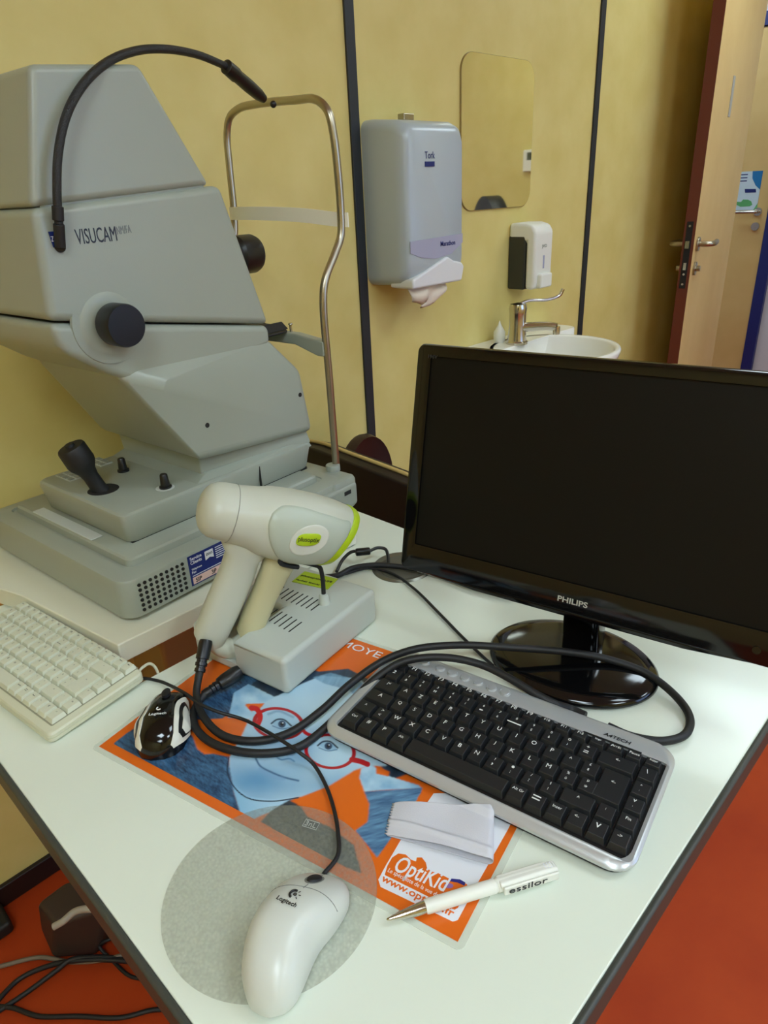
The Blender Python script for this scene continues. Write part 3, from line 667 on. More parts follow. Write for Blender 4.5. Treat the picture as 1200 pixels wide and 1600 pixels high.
# face features
paint(bl([(440, 400), (520, 400), (760, 500), (700, 560), (540, 560), (470, 520)], 1)*0, ORG)
stroke([(453, 400), (448, 450), (474, 505), (520, 540), (600, 550), (690, 538)], 2.2, (24, 44, 70))
stroke([(545, 405), (560, 430), (600, 452), (640, 468), (690, 480)], 3, (60, 100, 140), 4)
stroke([(560, 440), (590, 462), (640, 474)], 6, (120, 160, 200), 6, .5)
stroke([(612, 396), (630, 408), (660, 405), (676, 414)], 2.5, (90, 134, 172), 4)
for cx, cy, ti in ((632, 287, .25), (790, 362, .35)):
    ell(cx, cy, 30, 13, ti, 0, None, (150, 190, 216), .9)
    ell(cx+2, cy, 13, 12, 0, 0, None, (48, 74, 104), 1)
    ell(cx+2, cy, 6, 6, 0, 0, None, (8, 12, 20), 1)
    ell(cx+5, cy-4, 2.2, 2.2, 0, 0, None, (230, 240, 250), 1)
    stroke([(cx-34, cy-2), (cx-16, cy-15), (cx+8, cy-15), (cx+34, cy+6)], 2.6, (28, 46, 70), 3)
    stroke([(cx-30, cy+6), (cx, cy+16), (cx+32, cy+12)], 1.6, (80, 120, 160), 3)
    stroke([(cx-44, cy-34), (cx-10, cy-44), (cx+40, cy-24)], 4, (110, 150, 184), 6, .7)
ell(622, 285, 82, 51, .12, 4.5, (176, 24, 34)); ell(798, 380, 82, 56, .12, 4.5, (176, 24, 34))
stroke([(530, 232), (548, 236), (560, 262), (548, 296)], 9, (196, 26, 30), 2)
stroke([(700, 300), (716, 318), (745, 328), (770, 326)], 6, (190, 26, 34), 2)
stroke([(872, 408), (900, 414), (926, 424)], 9, (176, 22, 30), 2)
# cut the picture to its rounded frame
fr_ = blur(inpoly([(58, 360), (66, 342), (236, 232), (420, 108), (640, -20), (760, 40), (1180, 210), (1250, 300), (1120, 500), (1060, 600), (960, 742), (928, 784), (905, 798), (880, 792), (490, 592), (70, 372)]), 1)
col = col*fr_[..., None]+ORG*(1-fr_[..., None])
me = bpy.data.meshes.new('portrait_print')
idx = np.arange(NX*NY).reshape(NX, NY)
co = np.stack([GS, GT, np.full_like(GS, .00075)], -1).reshape(-1, 3)
fq = np.stack([idx[:-1, :-1], idx[1:, :-1], idx[1:, 1:], idx[:-1, 1:]], -1).reshape(-1, 4)
# keep only the picture side (left of the white logo panel)
me.vertices.add(len(co)); me.vertices.foreach_set('co', co.ravel())
me.loops.add(fq.size); me.loops.foreach_set('vertex_index', fq.ravel())
me.polygons.add(len(fq)); me.polygons.foreach_set('loop_start', np.arange(0, fq.size, 4))
ca_ = me.color_attributes.new('print', 'FLOAT_COLOR', 'POINT')
ca_.data.foreach_set('color', np.concatenate([col.reshape(-1, 3), np.ones((NX*NY, 1))], 1).ravel())
me.update(); me.validate()
mp_ = mat('portrait_ink', (200, 200, 200), .28, coat=.3); nt = mp_.node_tree; an = nt.nodes.new('ShaderNodeAttribute'); an.attribute_name = 'print'
nt.links.new(an.outputs['Color'], nt.nodes['Principled BSDF'].inputs['Base Color'])
me.materials.append(mp_); o = bpy.data.objects.new('portrait_print', me); COL.objects.link(o); o.parent = po
# ================================================================== KEYBOARDS
FRL = [('Ech', 1)]+[('F%d' % k, 1) for k in range(1, 13)]+[('Impr', 1), ('Arrêt', 1), ('Pause', 1), ('Suppr', 1)]
FRL = [(a, 16/17) for a, _ in FRL]
ROWS = [FRL,
        [('²', 1), ('1\n&', 1), ('2\né', 1), ('3\n"', 1), ("4\n'", 1), ('5\n(', 1), ('6\n-', 1), ('7\nè', 1), ('8\n_', 1), ('9\nç', 1), ('0\nà', 1), ('°\n)', 1), ('+\n=', 1), ('<-', 2), ('\\', 1)],
        [('|<', 1.5)]+[(c, 1) for c in 'AZERTYUIOP']+[('^', 1), ('£\n$', 1), ('<-', 1.5), ('^\n|', 1)],
        [('A', 1.75)]+[(c, 1) for c in 'QSDFGHJKLM']+[('%\nù', 1), ('µ\n*', 1), ('', 1.25), ('v\n|', 1)],
        [('^', 1.25), ('>\n<', 1)]+[(c, 1) for c in 'WXCVBN']+[('?\n,', 1), ('.\n;', 1), ('/\n:', 1), ('§\n!', 1), ('^', 1.75), ('|', 1), ('Fin', 1)],
        [('Ctrl', 1.05), ('#', 1.05), ('P', 1.05), ('Alt', 1.05), ('', 5.8), ('Alt Gr', 1), ('=', 1), ('Inser', 1), ('<-', 1), ('v', 1), ('->', 1)]]
def keyboard(root, surf, ux, vx, rows, rowh, mk, ml, kh, taper, origin, legend_h, total=16, lname='legend', hidecol=None, gap=.0006, front=.0032):
    """surf(u,v)->z of the key well, u along the rows, v towards the back; origin = (u0, v_top)"""
    vtop = origin[1]
    for ri, row in enumerate(rows):
        h_ = rowh[ri]; u = origin[0]
        for leg, wd in row:
            w = wd*ux; extra = 0
            if ri == 3 and leg == '' : u += w; continue
            v1 = vtop-gap; v0 = vtop-h_+gap
            if ri == 2 and leg == '<-': v0 -= rowh[3]; 
            a0, a1 = u+gap, u+w-gap
            zb0 = surf(v0); zb1 = surf(v1)
            K = bmesh.new(); b = MB()
            b.hull([(a0, v0, zb0), (a1, v0, zb0), (a1, v1, zb1), (a0, v1, zb1),
                    (a0+taper, v0+front, zb0+kh), (a1-taper, v0+front, zb0+kh), (a1-taper, v1-taper*.6, zb1+kh*1.05), (a0+taper, v1-taper*.6, zb1+kh*1.05)])
            k = b.build('key', mk, root, bevel=.0006, seg=2)
            if leg:
                zt = zb0+kh; sl = (zb1-zb0)/(v1-v0)
                lines = leg.split('\n'); n = len(lines)
                word = len(lines[0]) > 2
                for li, s_ in enumerate(lines):
                    hh = legend_h*(.62 if word or n > 1 else 1)
                    cy = v0+front+(v1-v0-front)*(.62 if n == 1 else (.72 if li == 0 else .28)); cx = (a0+a1)/2-(0 if wd > 1.3 or word else .0010)
                    text(s_, (cx, cy, zt+(cy-v0)*sl+kh*.03+.0002), (1, 0, 0), (0, 1, sl), ml, k, height=hh if s_ not in ('<-', '->', '|', '_', '-', '^') else hh*.5, name=lname, center=True, h=.00015)
            u += w
        vtop -= h_
# ---- black and silver keyboard
kTL, kTR, kBR, kBL = [atz(x, y, .772) for x, y in ((621, 1034), (1039, 1196), (980, 1329), (532.5, 1124))]
azk = math.degrees(math.atan2(*((kTR-kTL)+(kBR-kBL))[:2][::-1]))
fkb = Frame((kBL[0], kBL[1], .7512), azk)
kb = empty('keyboard', fkb.O, azk, 'silver computer keyboard with black keys lying in front of the monitor', 'keyboard')
q = [fkb.loc(p) for p in (kTL, kTR, kBR, kBL)]
KW = (q[1][0]-q[0][0]+q[2][0]-q[3][0])/2; KH = (q[0][1]+q[1][1]-q[2][1]-q[3][1])/2; KU = (q[0][0]+q[3][0])/2
bo = [fkb.loc(atz(x, y, .766)) for x, y in ((625, 1014), (1064, 1180), (972, 1371), (507, 1130))]
print('kb', azk, KW, KH, q, bo)
bx0 = (bo[0][0]+bo[3][0])/2-.002; bx1 = (bo[1][0]+bo[2][0])/2+.002; by0 = (bo[2][1]+bo[3][1])/2; by1 = (bo[0][1]+bo[1][1])/2
sl = .05                                          # gentle tilt
def ksurf(v): return .010+sl*(v-by0)
def outline(i, r): return rrect(bx0+i, bx1-i, by0+i, by1-i, r, 8)
b = MB(); b.loft([[(x, y, .0 if zz == 0 else zz+sl*(y-by0)) for x, y in outline(i, .022-i*.5)] for i, zz in ((.006, 0), (.003, .002), (.003, .006))]); b.build('underside', M_blk, kb)
ki = .004
def rr2(x0, x1, y0, y1, r): return rrect(x0, x1, y0, y1, r, 8)
lv = [(outline(.003, .020), .006), (outline(.0, .022), .0075), (outline(.0, .022), .010), (outline(.002, .021), .0125), (outline(.006, .018), .0138)]
well = rr2(KU-.003, KU+KW+.003, -.003, KH+.003, .004); well1 = rr2(KU-.005, KU+KW+.005, -.006, KH+.004, .006)
lv += [(well1, .0150), (rr2(KU-.0035, KU+KW+.0035, -.0045, KH+.0030, .005), .0146), (well, .0115)]
b = MB(); b.loft([[(x, y, zz+sl*(y-by0)) for x, y in o_] for o_, zz in lv]); b.build('case', M_silver, kb)
b = MB(); b.prism(rr2(KU-.0028, KU+KW+.0028, -.0028, KH+.0028, .003), 0, 1); 
for v_ in b.bm.verts: v_.co.z = (.0112 if v_.co.z < .5 else .0119)+sl*(v_.co.y-by0)
b.build('key_well', M_blk, kb)
rh = [KH*.115]+[KH*.177]*5
keyboard(kb, lambda v: .0120+sl*(v-by0), KW/16, None, ROWS, rh, M_key, M_leg, .0062, .0018, (KU, KH), .0048)
# media buttons
for i, (x, y) in enumerate(((664, 1033), (688, 1044), (707, 1052), (727, 1059), (747, 1066), (768, 1075), (789, 1082))):
    p = fkb.Z(x, y, .024); zz = .0148+sl*(p[1]-by0)
    p = fkb.Z(x, y, zz); r_ = .0052 if i else .0068
    b = MB(); b.lathe((p[0], p[1], zz-.0006), [(r_+.001, 0), (r_+.0008, .0012), (r_, .0008), (r_*.9, .0024), (r_*.6, .0026), (.0002, .0026)], n=28); b.build('media_button', M_silver, kb)
p0 = fkb.Z(912, 1140, .024); p1 = fkb.Z(1003, 1174, .024)
b = MB()
for dv in (0, ): b.tube([(p0[0], p0[1], .0150+sl*(p0[1]-by0)), (p1[0], p1[1], .0150+sl*(p1[1]-by0))], .0009, n=8, smooth=0)
b.build('trim_groove', M_dark, kb)
p0 = fkb.Z(943, 1147, .022); text('A4TECH', (p0[0], p0[1]-.001, .0153+sl*(p0[1]-by0)), (1, 0, 0), (0, 1, sl), M_ink, kb, width=.026, height=.0042, shear=.2, bold=.015, h=.0002)
# ---- beige keyboard
rr_ = atz(229, 1050, .772); fr2 = atz(75, 1149, .764)
az_b = 97.0
fb = Frame((fr2[0], fr2[1], .7505), az_b-180)       # u towards right end, v towards the back
kb2 = empty('keyboard', fb.O, az_b-180, 'beige compact keyboard lying on the desk beside the fundus camera', 'keyboard')
q2 = fb.loc(rr_); BD = q2[1]; print('beige', q2)
BW = .285; s2 = .055
def bs(v): return s2*v
def bo_(i, r): return rrect(-BW+i, .001-i, .000+i, BD-i, r, 6)
b = MB(); b.loft([[(x, y, zz+bs(y)*(1 if zz > .003 else .9)) for x, y in o_] for o_, zz in ((bo_(.003, .005), .0005), (bo_(0, .007), .002), (bo_(0, .007), .0058), (bo_(.0008, .007), .0062), (bo_(0, .007), .0066), (bo_(0, .007), .0105), (bo_(.0015, .006), .0125), (bo_(.004, .004), .0132))]); b.build('case', M_beige, kb2)
kTR2 = fb.Z(212, 1040, .0225); kBR2 = fb.Z(83, 1134, .015); print('bkeys', kTR2, kBR2)
BU1 = -.0105; BV0 = kBR2[1]; BV1 = kTR2[1]
BKW = .264; BKH = BV1-BV0
b = MB(); b.prism(rrect(BU1-BKW-.001, BU1+.001, BV0-.001, BV1+.001, .002), 0, 1)
for v_ in b.bm.verts: v_.co.z = (.0120 if v_.co.z < .5 else .01335)+bs(v_.co.y)
b.build('key_well', mat('beige_well', (150, 150, 128), .7), kb2)
keyboard(kb2, lambda v: .0134+bs(v), BKW/16, None, ROWS, [BKH*.15]+[BKH*.17]*5, M_bkey, M_bleg, .0050, .0020, (BU1-BKW, BV1), .0026, gap=.0004, front=.0024)
for i in range(3):
    p = fb.Z(175+i*8, 1013+i*5, .024); text(('A', '1', 'S')[i], (p[0], min(p[1], BD-.004), .0134+bs(min(p[1], BD-.004))), (1, 0, 0), (0, 1, 0), M_bleg, kb2, height=.003, name='lock_symbol', center=True)
# ================================================================== MOUSE PAD AND MICE
pc_ = np.array([.2065, .345]); pr_ = .0885
pts = [atz(*p)[:2] for p in ((248, 1440), (593, 1400), (435, 1262), (390, 1567), (310, 1320), (560, 1310), (560, 1480))]
Am = np.array([[2*p[0], 2*p[1], 1] for p in pts]); bb = np.array([p@p for p in pts]); sol = np.linalg.lstsq(Am, bb, rcond=None)[0]
pc_ = sol[:2]; pr_ = math.sqrt(sol[2]+pc_@pc_); print('pad', pc_, pr_)
mpad = mat('pad_film', (186, 188, 170), .45, rgb2=(160, 162, 144), scale=500, bump=.0)
nt = mpad.node_tree; bs_ = nt.nodes['Principled BSDF']; vor = nt.nodes.new('ShaderNodeTexVoronoi'); vor.inputs['Scale'].default_value = 330
tcn = [n for n in nt.nodes if n.type == 'TEX_COORD'][0]; nt.links.new(tcn.outputs['Object'], vor.inputs['Vector'])
bp = nt.nodes.new('ShaderNodeBump'); bp.inputs['Strength'].default_value = .5; bp.inputs['Distance'].default_value = .001; nt.links.new(vor.outputs['Distance'], bp.inputs['Height']); nt.links.new(bp.outputs['Normal'], bs_.inputs['Normal'])
mr_ = nt.nodes.new('ShaderNodeMapRange'); mr_.inputs['From Max'].default_value = .7; mr_.inputs['To Min'].default_value = .10; mr_.inputs['To Max'].default_value = .26; nt.links.new(vor.outputs['Distance'], mr_.inputs['Value']); nt.links.new(mr_.outputs['Result'], bs_.inputs['Alpha'])
b = MB(); b.lathe((0, 0, 0), [(pr_-.001, 0), (pr_, .0004), (pr_, .001), (pr_-.0006, .0014), (.0005, .0014)], n=96)
pad = b.build('mouse_pad', mpad, loc=(float(pc_[0]), float(pc_[1]), .7512)); tag(pad, 'round translucent mouse pad under the white mouse', 'mouse pad')
q = atz(486, 1288, .7528)-np.array([pc_[0], pc_[1], .7512]); xd = atz(500, 1292)-atz(474, 1284)
b = MB()
xn = nrm(xd); yn = np.array([-xn[1], xn[0], 0])
o_ = q; w_, h_ = .0145, .0085
for a0, a1, c0_, c1_ in ((-w_/2, w_/2, -h_/2, -h_/2+.0006), (-w_/2, w_/2, h_/2-.0006, h_/2), (-w_/2, -w_/2+.0006, -h_/2, h_/2), (w_/2-.0006, w_/2, -h_/2, h_/2)):
    cs = [o_+xn*a+yn*c for a, c in ((a0, c0_), (a1, c0_), (a1, c1_), (a0, c1_))]
    b.prism([(c[0], c[1]) for c in cs], .0014, .0016)
b.build('pad_mark', mat('mark_grey', (170, 174, 170), .5), pad)
text('3nL', (q[0], q[1], .00155), xn, yn, MATS['mark_grey'], pad, width=.011, height=.0055, center=True, name='pad_lettering')
# ---- white mouse
zm = .7528
mo = empty('computer_mouse', (.188, .303, zm), 0, 'large white corded mouse with a dark scroll wheel on the round pad', 'mouse')
left = [(417, 1581), (390, 1567), (377, 1530), (379, 1500), (388, 1463), (405, 1430), (427, 1397), (450, 1374), (475, 1361), (503, 1358)]
right = [(417, 1581), (446, 1573), (463, 1556), (477, 1528), (488, 1502), (500, 1478), (521, 1452), (536, 1430), (546, 1408), (546, 1390), (538, 1374), (503, 1358)]
fm_o = np.array([.188, .303, zm])
def resample(pts, n):
    P = catmull([(x, y, 0) for x, y in pts], 8); P = np.array(P); d = np.r_[0, np.cumsum(np.linalg.norm(np.diff(P, axis=0), axis=1))]
    t = np.linspace(0, d[-1], n); return np.stack([np.interp(t, d, P[:, k]) for k in range(2)], 1)
N_ = 30
# cross sections perpendicular to the back-front axis
Lw = np.array([atz(x, y, zm+.010)[:2] for x, y in resample(left, 120)]); Rw = np.array([atz(x, y, zm+.010)[:2] for x, y in resample(right, 120)])
backp = Lw[0]; frontp = Lw[-1]; axm = frontp-backp; LM = np.linalg.norm(axm); axm = axm/LM; pm = np.array([-axm[1], axm[0]])
def side_at(W_, s_):
    s = (W_-backp)@axm; t = (W_-backp)@pm; o_ = np.argsort(s); return np.interp(s_, s[o_], t[o_])
print('mouse len', LM)
rings = []
for k in range(N_+1):
    u = .5-.5*math.cos(PI*k/N_); u = .004+.992*u; s_ = u*LM
    tl_, tr_ = side_at(Lw, s_), side_at(Rw, s_); c = (tl_+tr_)/2; hw_ = max(.0015, abs(tl_-tr_)/2)
    H_ = .037*(math.sin(PI*min(1, max(0, u))**.85)**.55)*(1 if u < .5 else 1-.28*((u-.5)/.5)**2); H_ = max(H_, .003)
    ring = []
    for j in range(25):
        a = PI*j/24; x = math.cos(a); y = math.sin(a)
        xx = math.copysign(abs(x)**.72, x)*hw_*(1 if y > .25 else 1-.04*(1-y/.25)); yy = y**.8*H_
        p = backp+axm*s_+pm*(c+xx); ring.append((p[0]-fm_o[0], p[1]-fm_o[1], .002+yy))
    rings.append(ring)
b = MB(); b.loft(rings); mb_ = b.build('shell', M_mouse, mo, sharp=80)
def mouse_pt(u, side):   # point on the mouse shell: u along, side -1..1
    s_ = u*LM; tl_, tr_ = side_at(Lw, s_), side_at(Rw, s_); c = (tl_+tr_)/2; hw_ = abs(tl_-tr_)/2
    H_ = .037*(math.sin(PI*u**.85)**.55)*(1 if u < .5 else 1-.28*((u-.5)/.5)**2)
    x = math.copysign(abs(side)**(1/.72), side); y = math.sqrt(max(0, 1-x*x))
    sgn = 1 if tl_ > tr_ else -1
    p = backp+axm*s_+pm*(c+sgn*side*hw_); return np.array([p[0]-fm_o[0], p[1]-fm_o[1], .002+y**.8*H_])
sm = mat('seam_line', (120, 122, 116), .6)
b = MB(); b.tube([mouse_pt(.66+.05*(1-abs(t)**2), t)+np.array([0, 0, .0000]) for t in np.linspace(-.93, .93, 21)], .00035, n=6, smooth=0); b.tube([mouse_pt(.695+k*.028, 0) for k in range(3)], .00035, n=6, smooth=0); b.tube([mouse_pt(.92+k*.02, 0) for k in range(3)], .00035, n=6, smooth=0); b.build('button_seam', sm, mo)
w0, w1 = mouse_pt(.76, .02), mouse_pt(.91, .02)
b = MB(); cc = (w0+w1)/2; dd = nrm(w1-w0); sx = np.array([pm[0], pm[1], 0]); nn = nrm(np.cross(dd, sx)); nn = nn if nn[2] > 0 else -nn
b.loft([superring(cc+nn*(zz), dd*.0085*f_, sx*.0056*f_, 2) for zz, f_ in ((-.002, 1), (.0004, 1), (.0018, .88), (.0026, .6), (.0028, .05))]); b.build('scroll_wheel', M_blkm, mo)
b = MB(); b.loft([superring(cc+nn*(zz), dd*.0105*f_, sx*.0070*f_, 2) for zz, f_ in ((-.003, 1), (.0003, 1), (.0004, .9), (.0004, .05))]); b.build('wheel_rim', sm, mo)
# logo: text runs along image right
lg = mouse_pt(.55, .05); e1 = mouse_pt(.53, -.25)-mouse_pt(.56, .30); e1 = e1 if e1 @ (R[:, 0]) > 0 else -e1
nl = nrm(np.cross(mouse_pt(.60, .05)-mouse_pt(.50, .05), mouse_pt(.55, .2)-mouse_pt(.55, -.2))); nl = nl if nl[2] > 0 else -nl
yl = np.cross(nl, nrm(e1))
text('Logitech', lg+nl*.0007-yl*.002, e1, yl, M_ink, mo, width=.0175, height=.0052, center=True, h=.0003)
lgc = lg+yl*.0075+nl*.0004; e1n = nrm(e1)
b = MB(); arc = [lgc+e1n*.0028*math.cos(a)+yl*.0036*math.sin(a) for a in np.linspace(math.radians(75), math.radians(265), 10)]
b.tube(arc, .0009, n=8, smooth=2)
b.tube([lgc+e1n*(.0012+.0011*math.cos(a))+yl*.0011*math.sin(a) for a in np.linspace(0, 2*PI, 12)], .0004, n=6, smooth=0)
for a in (60, 10, -40): b.tube([lgc+e1n*.0032*math.cos(math.radians(a))+yl*.0032*math.sin(math.radians(a))+e1n*.001, lgc+e1n*.0050*math.cos(math.radians(a))+yl*.0050*math.sin(math.radians(a))+e1n*.001], .00035, n=6, smooth=0)
b.build('logo_mark', M_ink, mo)
# ---- small black mouse
zs = .7512
smc = atz(257, 1126, zs+.012); s_dir = atz(272, 1080, zs+.012)-atz(247, 1166, zs+.012); azs = math.degrees(math.atan2(s_dir[1], s_dir[0]))
LS = np.linalg.norm(s_dir)+.004; print('smouse', LS, azs, np.linalg.norm(atz(217, 1135, zs+.012)-atz(299, 1118, zs+.012)))
ms = empty('computer_mouse', (smc[0], smc[1], zs), azs, 'small black mouse with white side grips on the poster corner', 'mouse')
WS = np.linalg.norm(atz(217, 1135, zs+.012)-atz(299, 1118, zs+.012))/2
def sm_ring(u, wf=1, hf=1, z0=0):
    x = -LS/2+u*LS
    wprof = np.interp(u, [0, .05, .15, .35, .55, .75, .9, .97, 1], [.25, .62, .88, 1, .86, .80, .78, .62, .3])*WS*wf
    hprof = np.interp(u, [0, .05, .15, .35, .6, .85, .95, 1], [.25, .55, .82, 1, .95, .72, .5, .2])*.034*hf
    return [(x, math.copysign(abs(math.cos(a))**.75, math.cos(a))*wprof, z0+math.sin(a)**.8*hprof) for a in np.linspace(0, PI, 21)]
US = [0, .02, .05, .1, .15, .25, .35, .45, .55, .65, .75, .85, .9, .95, .98, 1]
b = MB(); b.loft([sm_ring(u) for u in US]); b.build('shell', M_gloss, ms, sharp=80)
for sgn in (-1, 1):
    for nm, m_, uu0, uu1, th0, th1, off in (('side_grip', mat('grip_white', (222, 220, 204), .35), .06, .82, 0, 62, .0012), ('grip_inlay', M_blk, .16, .72, 6, 50, .0020), ('grip_core', MATS['grip_white'], .22, .66, 8, 40, .0028)):
        rings = []
        K_ = 28
        for k in range(K_+1):
            u = uu0+(uu1-uu0)*k/K_; f_ = math.sin(PI*(.04+.92*k/K_))**.6
            mid = (th0+th1)/2; half = (th1-th0)/2*f_
            x = -LS/2+u*LS; ws = np.interp(u, [0, .05, .15, .35, .55, .75, .9, .97, 1], [.25, .62, .88, 1, .86, .80, .78, .62, .3])*WS; hs = np.interp(u, [0, .05, .15, .35, .6, .85, .95, 1], [.25, .55, .82, 1, .95, .72, .5, .2])*.034
            def pt(th, o_): a = math.radians(th); return (x, sgn*(abs(math.cos(a))**.75*ws+o_*math.cos(a)), math.sin(a)**.8*hs+o_*math.sin(a))
            th = np.linspace(mid-half, mid+half, 7)
            rings.append([pt(t, off*min(1, f_*1.2)) for t in th]+[pt(t, -.001) for t in th[::-1]])
        b = MB(); b.loft(rings); b.build(nm, m_, ms, sharp=50)
text('Logitech', (-.016, 0, .0352), (0, -1, 0), (1, 0, -.05), M_leg, ms, width=.018, height=.0048, center=True)
b = MB(); b.tube([(-.007+.0022*math.sin(a), .0006-.0022*math.cos(a), .0352) for a in np.linspace(math.radians(120), math.radians(330), 8)], .0006, n=6, smooth=2); b.build('logo_mark', M_leg, ms)
b = MB(); b.loft([superring((.024, 0, zz), np.array([.009, 0, -.0015])*f_, np.array([0, .0045, 0])*f_, 2) for zz, f_ in ((.022, 1), (.0315, 1), (.0325, .7), (.0327, .05))]); b.build('scroll_wheel', M_blkm, ms)
# ================================================================== MONITOR
MC = np.array([.6026, .3168, .8365]); maz = -78.97; mt = math.radians(12.2)
mn = empty('monitor', (MC[0], MC[1], .7512), maz, 'black widescreen monitor, switched off, on an oval glossy stand', 'monitor')
# local: x to screen's right, y away from the viewer; tilt leans the top back
tiltm = Matrix.Translation((0, 0, float(MC[2]-.7512))) @ Matrix.Rotation(-mt, 4, 'X')
def mpart(b, name, m, par=mn, **k):
    b.bm.transform(tiltm); return b.build(name, m, par, **k)
MW, MH = .448, .281
def fp2(i, r, z0=0): return None
b = MB()
def mring(x0, x1, z0, z1, y, r=.009): return [(p[0], y, p[1]) for p in rrect(x0, x1, z0, z1, r, 5)]
w_ = MW/2
rs_ = [mring(-w_+.03, w_-.03, .03, MH-.03, .042, .02), mring(-w_+.004, w_-.004, .004, MH-.004, .026), mring(-w_, w_, 0, MH, .022), mring(-w_, w_, 0, MH, .004), mring(-w_+.0015, w_-.0015, .0015, MH-.0015, .0008, .008), mring(-w_+.004, w_-.004, .004, MH-.004, 0, .007),
       mring(-.2055, .2055, .036, .036+.2315, .0012, .001), mring(-.2048, .2048, .0367, .2668, .0045, .001)]
b.loft(rs_, cap1=False); mpart(b, 'bezel', M_gloss)
b = MB(); b.box(-.2052, .2052, .0040, .0060, .0362, .2673); mpart(b, 'screen', M_screen)
b = MB(); b.loft([[(x, y, z_) for x, y, z_ in [(-.20, .003, .001), (.20, .003, .001), (.20, .018, .001), (-.20, .018, .001)]], [(-.12, .006, -.006), (.12, .006, -.006), (.12, .016, -.006), (-.12, .016, -.006)]]); mpart(b, 'chin_bar', M_gloss, bevel=.002)
def mtext(s, x, z_, wd, hg, m, bold=0, name='lettering', center=True):
    o = text(s, (x, -.0002, z_), (1, 0, 0), (0, 0, 1), m, mn, width=wd, height=hg, bold=bold, name=name, center=center); o.data.transform(tiltm); return o
mtext('PHILIPS', .001, .0160, .034, .0066, mat('logo_silver', (176, 178, 170), .4), bold=.02)
mtext('196V', -w_+.022, MH-.014, .012, .004, mat('dim_grey', (60, 60, 58), .4))
b = MB(); b.cyl((.185, -.0004, .016), (.185, .001, .016), .004); mpart(b, 'power_button', M_gloss)
# neck and base
b = MB(); b.loft([[(x, y, zz) for x, y in rrect(-.022, .022, y0, y1, .008)] for zz, y0, y1 in ((.012, .045, .085), (.05, .042, .080), (.09, .036, .068), (.16, .045, .066))]); b.build('neck', M_gloss, mn)
mf = Frame((MC[0], MC[1], .7512), maz)
eL, eR, eN = mf.Z(766, 1002, .006), mf.Z(1040, 1042, .006), mf.Z(895, 1105, .004)
print('stand', eL, eR, eN)
ex = (eL[0]+eR[0])/2; erx = (eR[0]-eL[0])/2*1.01; ery = .078; ey = eN[1]+ery
b = MB(); b.loft([[(ex+erx*f_*math.cos(a), ey+ery*f_*math.sin(a), zz) for a in np.linspace(0, 2*PI, 72, endpoint=False)] for f_, zz in ((.97, 0), (1, .003), (.995, .006), (.95, .010), (.80, .0125), (.4, .0135), (.02, .0135))]); b.build('stand_base', M_gloss, mn, sharp=80)
# ================================================================== PEN AND CLOTH
t0 = atz(604, 1437, .757); t1 = atz(868, 1354, .759)
fpn = Frame((t0[0], t0[1], .7522), math.degrees(math.atan2(t1[1]-t0[1], t1[0]-t0[0])))
LP = np.linalg.norm((t1-t0)[:2]); print('pen', LP)
pn = empty('pen', fpn.O, math.degrees(fpn.a), 'white ballpoint pen with metal tip lying across the poster corner', 'pen')
rp = .0058
b = MB(); b.lathe((.032, 0, rp), [(.0052, 0), (rp, .002), (rp, .060), (.0052, .0605), (.0052, .0615), (rp, .062), (rp, LP-.036), (.004, LP-.034), (.001, LP-.034)], (1, 0, 0), 28); b.build('barrel', M_white, pn)
b = MB(); b.lathe((0, 0, rp-.0012), [(.0005, 0), (.0012, .001), (.0014, .003), (.0032, .012), (.0050, .028), (.0053, .0335)], (1, 0, .035), 28); b.build('metal_tip', M_chrome, pn)
b = MB(); b.loft([[(x, y, zz) for y, zz in ((-.006, .0035), (.0055, .0035), (.0055, .0105), (-.004, .0122), (-.006, .0105))] for x in (LP-.052, LP-.012)]+[[(LP, y*.9, zz) for y, zz in ((-.006, .004), (.0055, .004), (.0055, .009), (-.004, .0105), (-.006, .009))]]); 
b.prism([(LP-.05, -.0085), (LP-.001, -.0085), (LP-.001, -.0060), (LP-.05, -.0060)], .002, .0105)
b.build('clip', M_white, pn, bevel=.0012)
text('essilor', (LP-.046, -.0088, .0040), (1, 0, 0), (0, 0, 1), M_ink, pn, width=.034, height=.0062)
b = MB()
for i in range(3):
    for j in range(3): b.cyl((LP-.010+i*.0025, -.002+j*.002, .0108), (LP-.010+i*.0025, -.002+j*.002, .0116), .0006, n=8)
b.build('grip_dots', M_pwhite, pn)
# cloth: folded sheet, fold at right end
cA, cB, cC, cD = [atz(*p) for p in ((616, 1252, .7545), (764, 1255, .766), (762, 1344, .757), (603, 1303, .7535))]
co_ = (cA+cC)/2; co_ = np.array([co_[0], co_[1], .7515])
ct = empty('cleaning_cloth', co_, 0, 'folded pale microfibre cloth with zigzag edge beside the silver keyboard', 'cloth')
kfront = fkb
def cl_base(p):        # resting height: poster, rising over the keyboard lip
    l = fkb.loc((p[0], p[1], .7512)); d = l[1]-(by0-.004)
    return .0006 + max(0, min(.004, (d+.004)*.6))
def cloth_layer(off, wav, name):
    NU, NV = 72, 72; V_ = []
    b = MB()
    for i in range(NU+1):
        u = i/NU; row = []
        for j in range(NV+1):
            v = j/NV
            uz = u+(.040*(abs((v*12) % 1-.5)*2-.5) if i == 0 else 0)
            p = (cA*(1-v)+cD*v)*(1-uz)+(cB*(1-v)+cC*v)*uz
            bulge = off*(1-(1-u)**6)*.6+off*.4*u
            zz = cl_base(p)+bulge+wav*(.0012*math.sin(7*u+3*v)+.0009*math.sin(5*v-9*u+1))*(.4+.6*u)+wav*.0022*math.exp(-((v-.62-.25*u)/.06)**2)
            row.append((p[0]-co_[0], p[1]-co_[1], zz))
        V_.append(row)
    return V_
top_ = cloth_layer(.0085, 1, ''); bot_ = cloth_layer(.0004, .15, '')
NU, NV = 72, 72; b = MB()
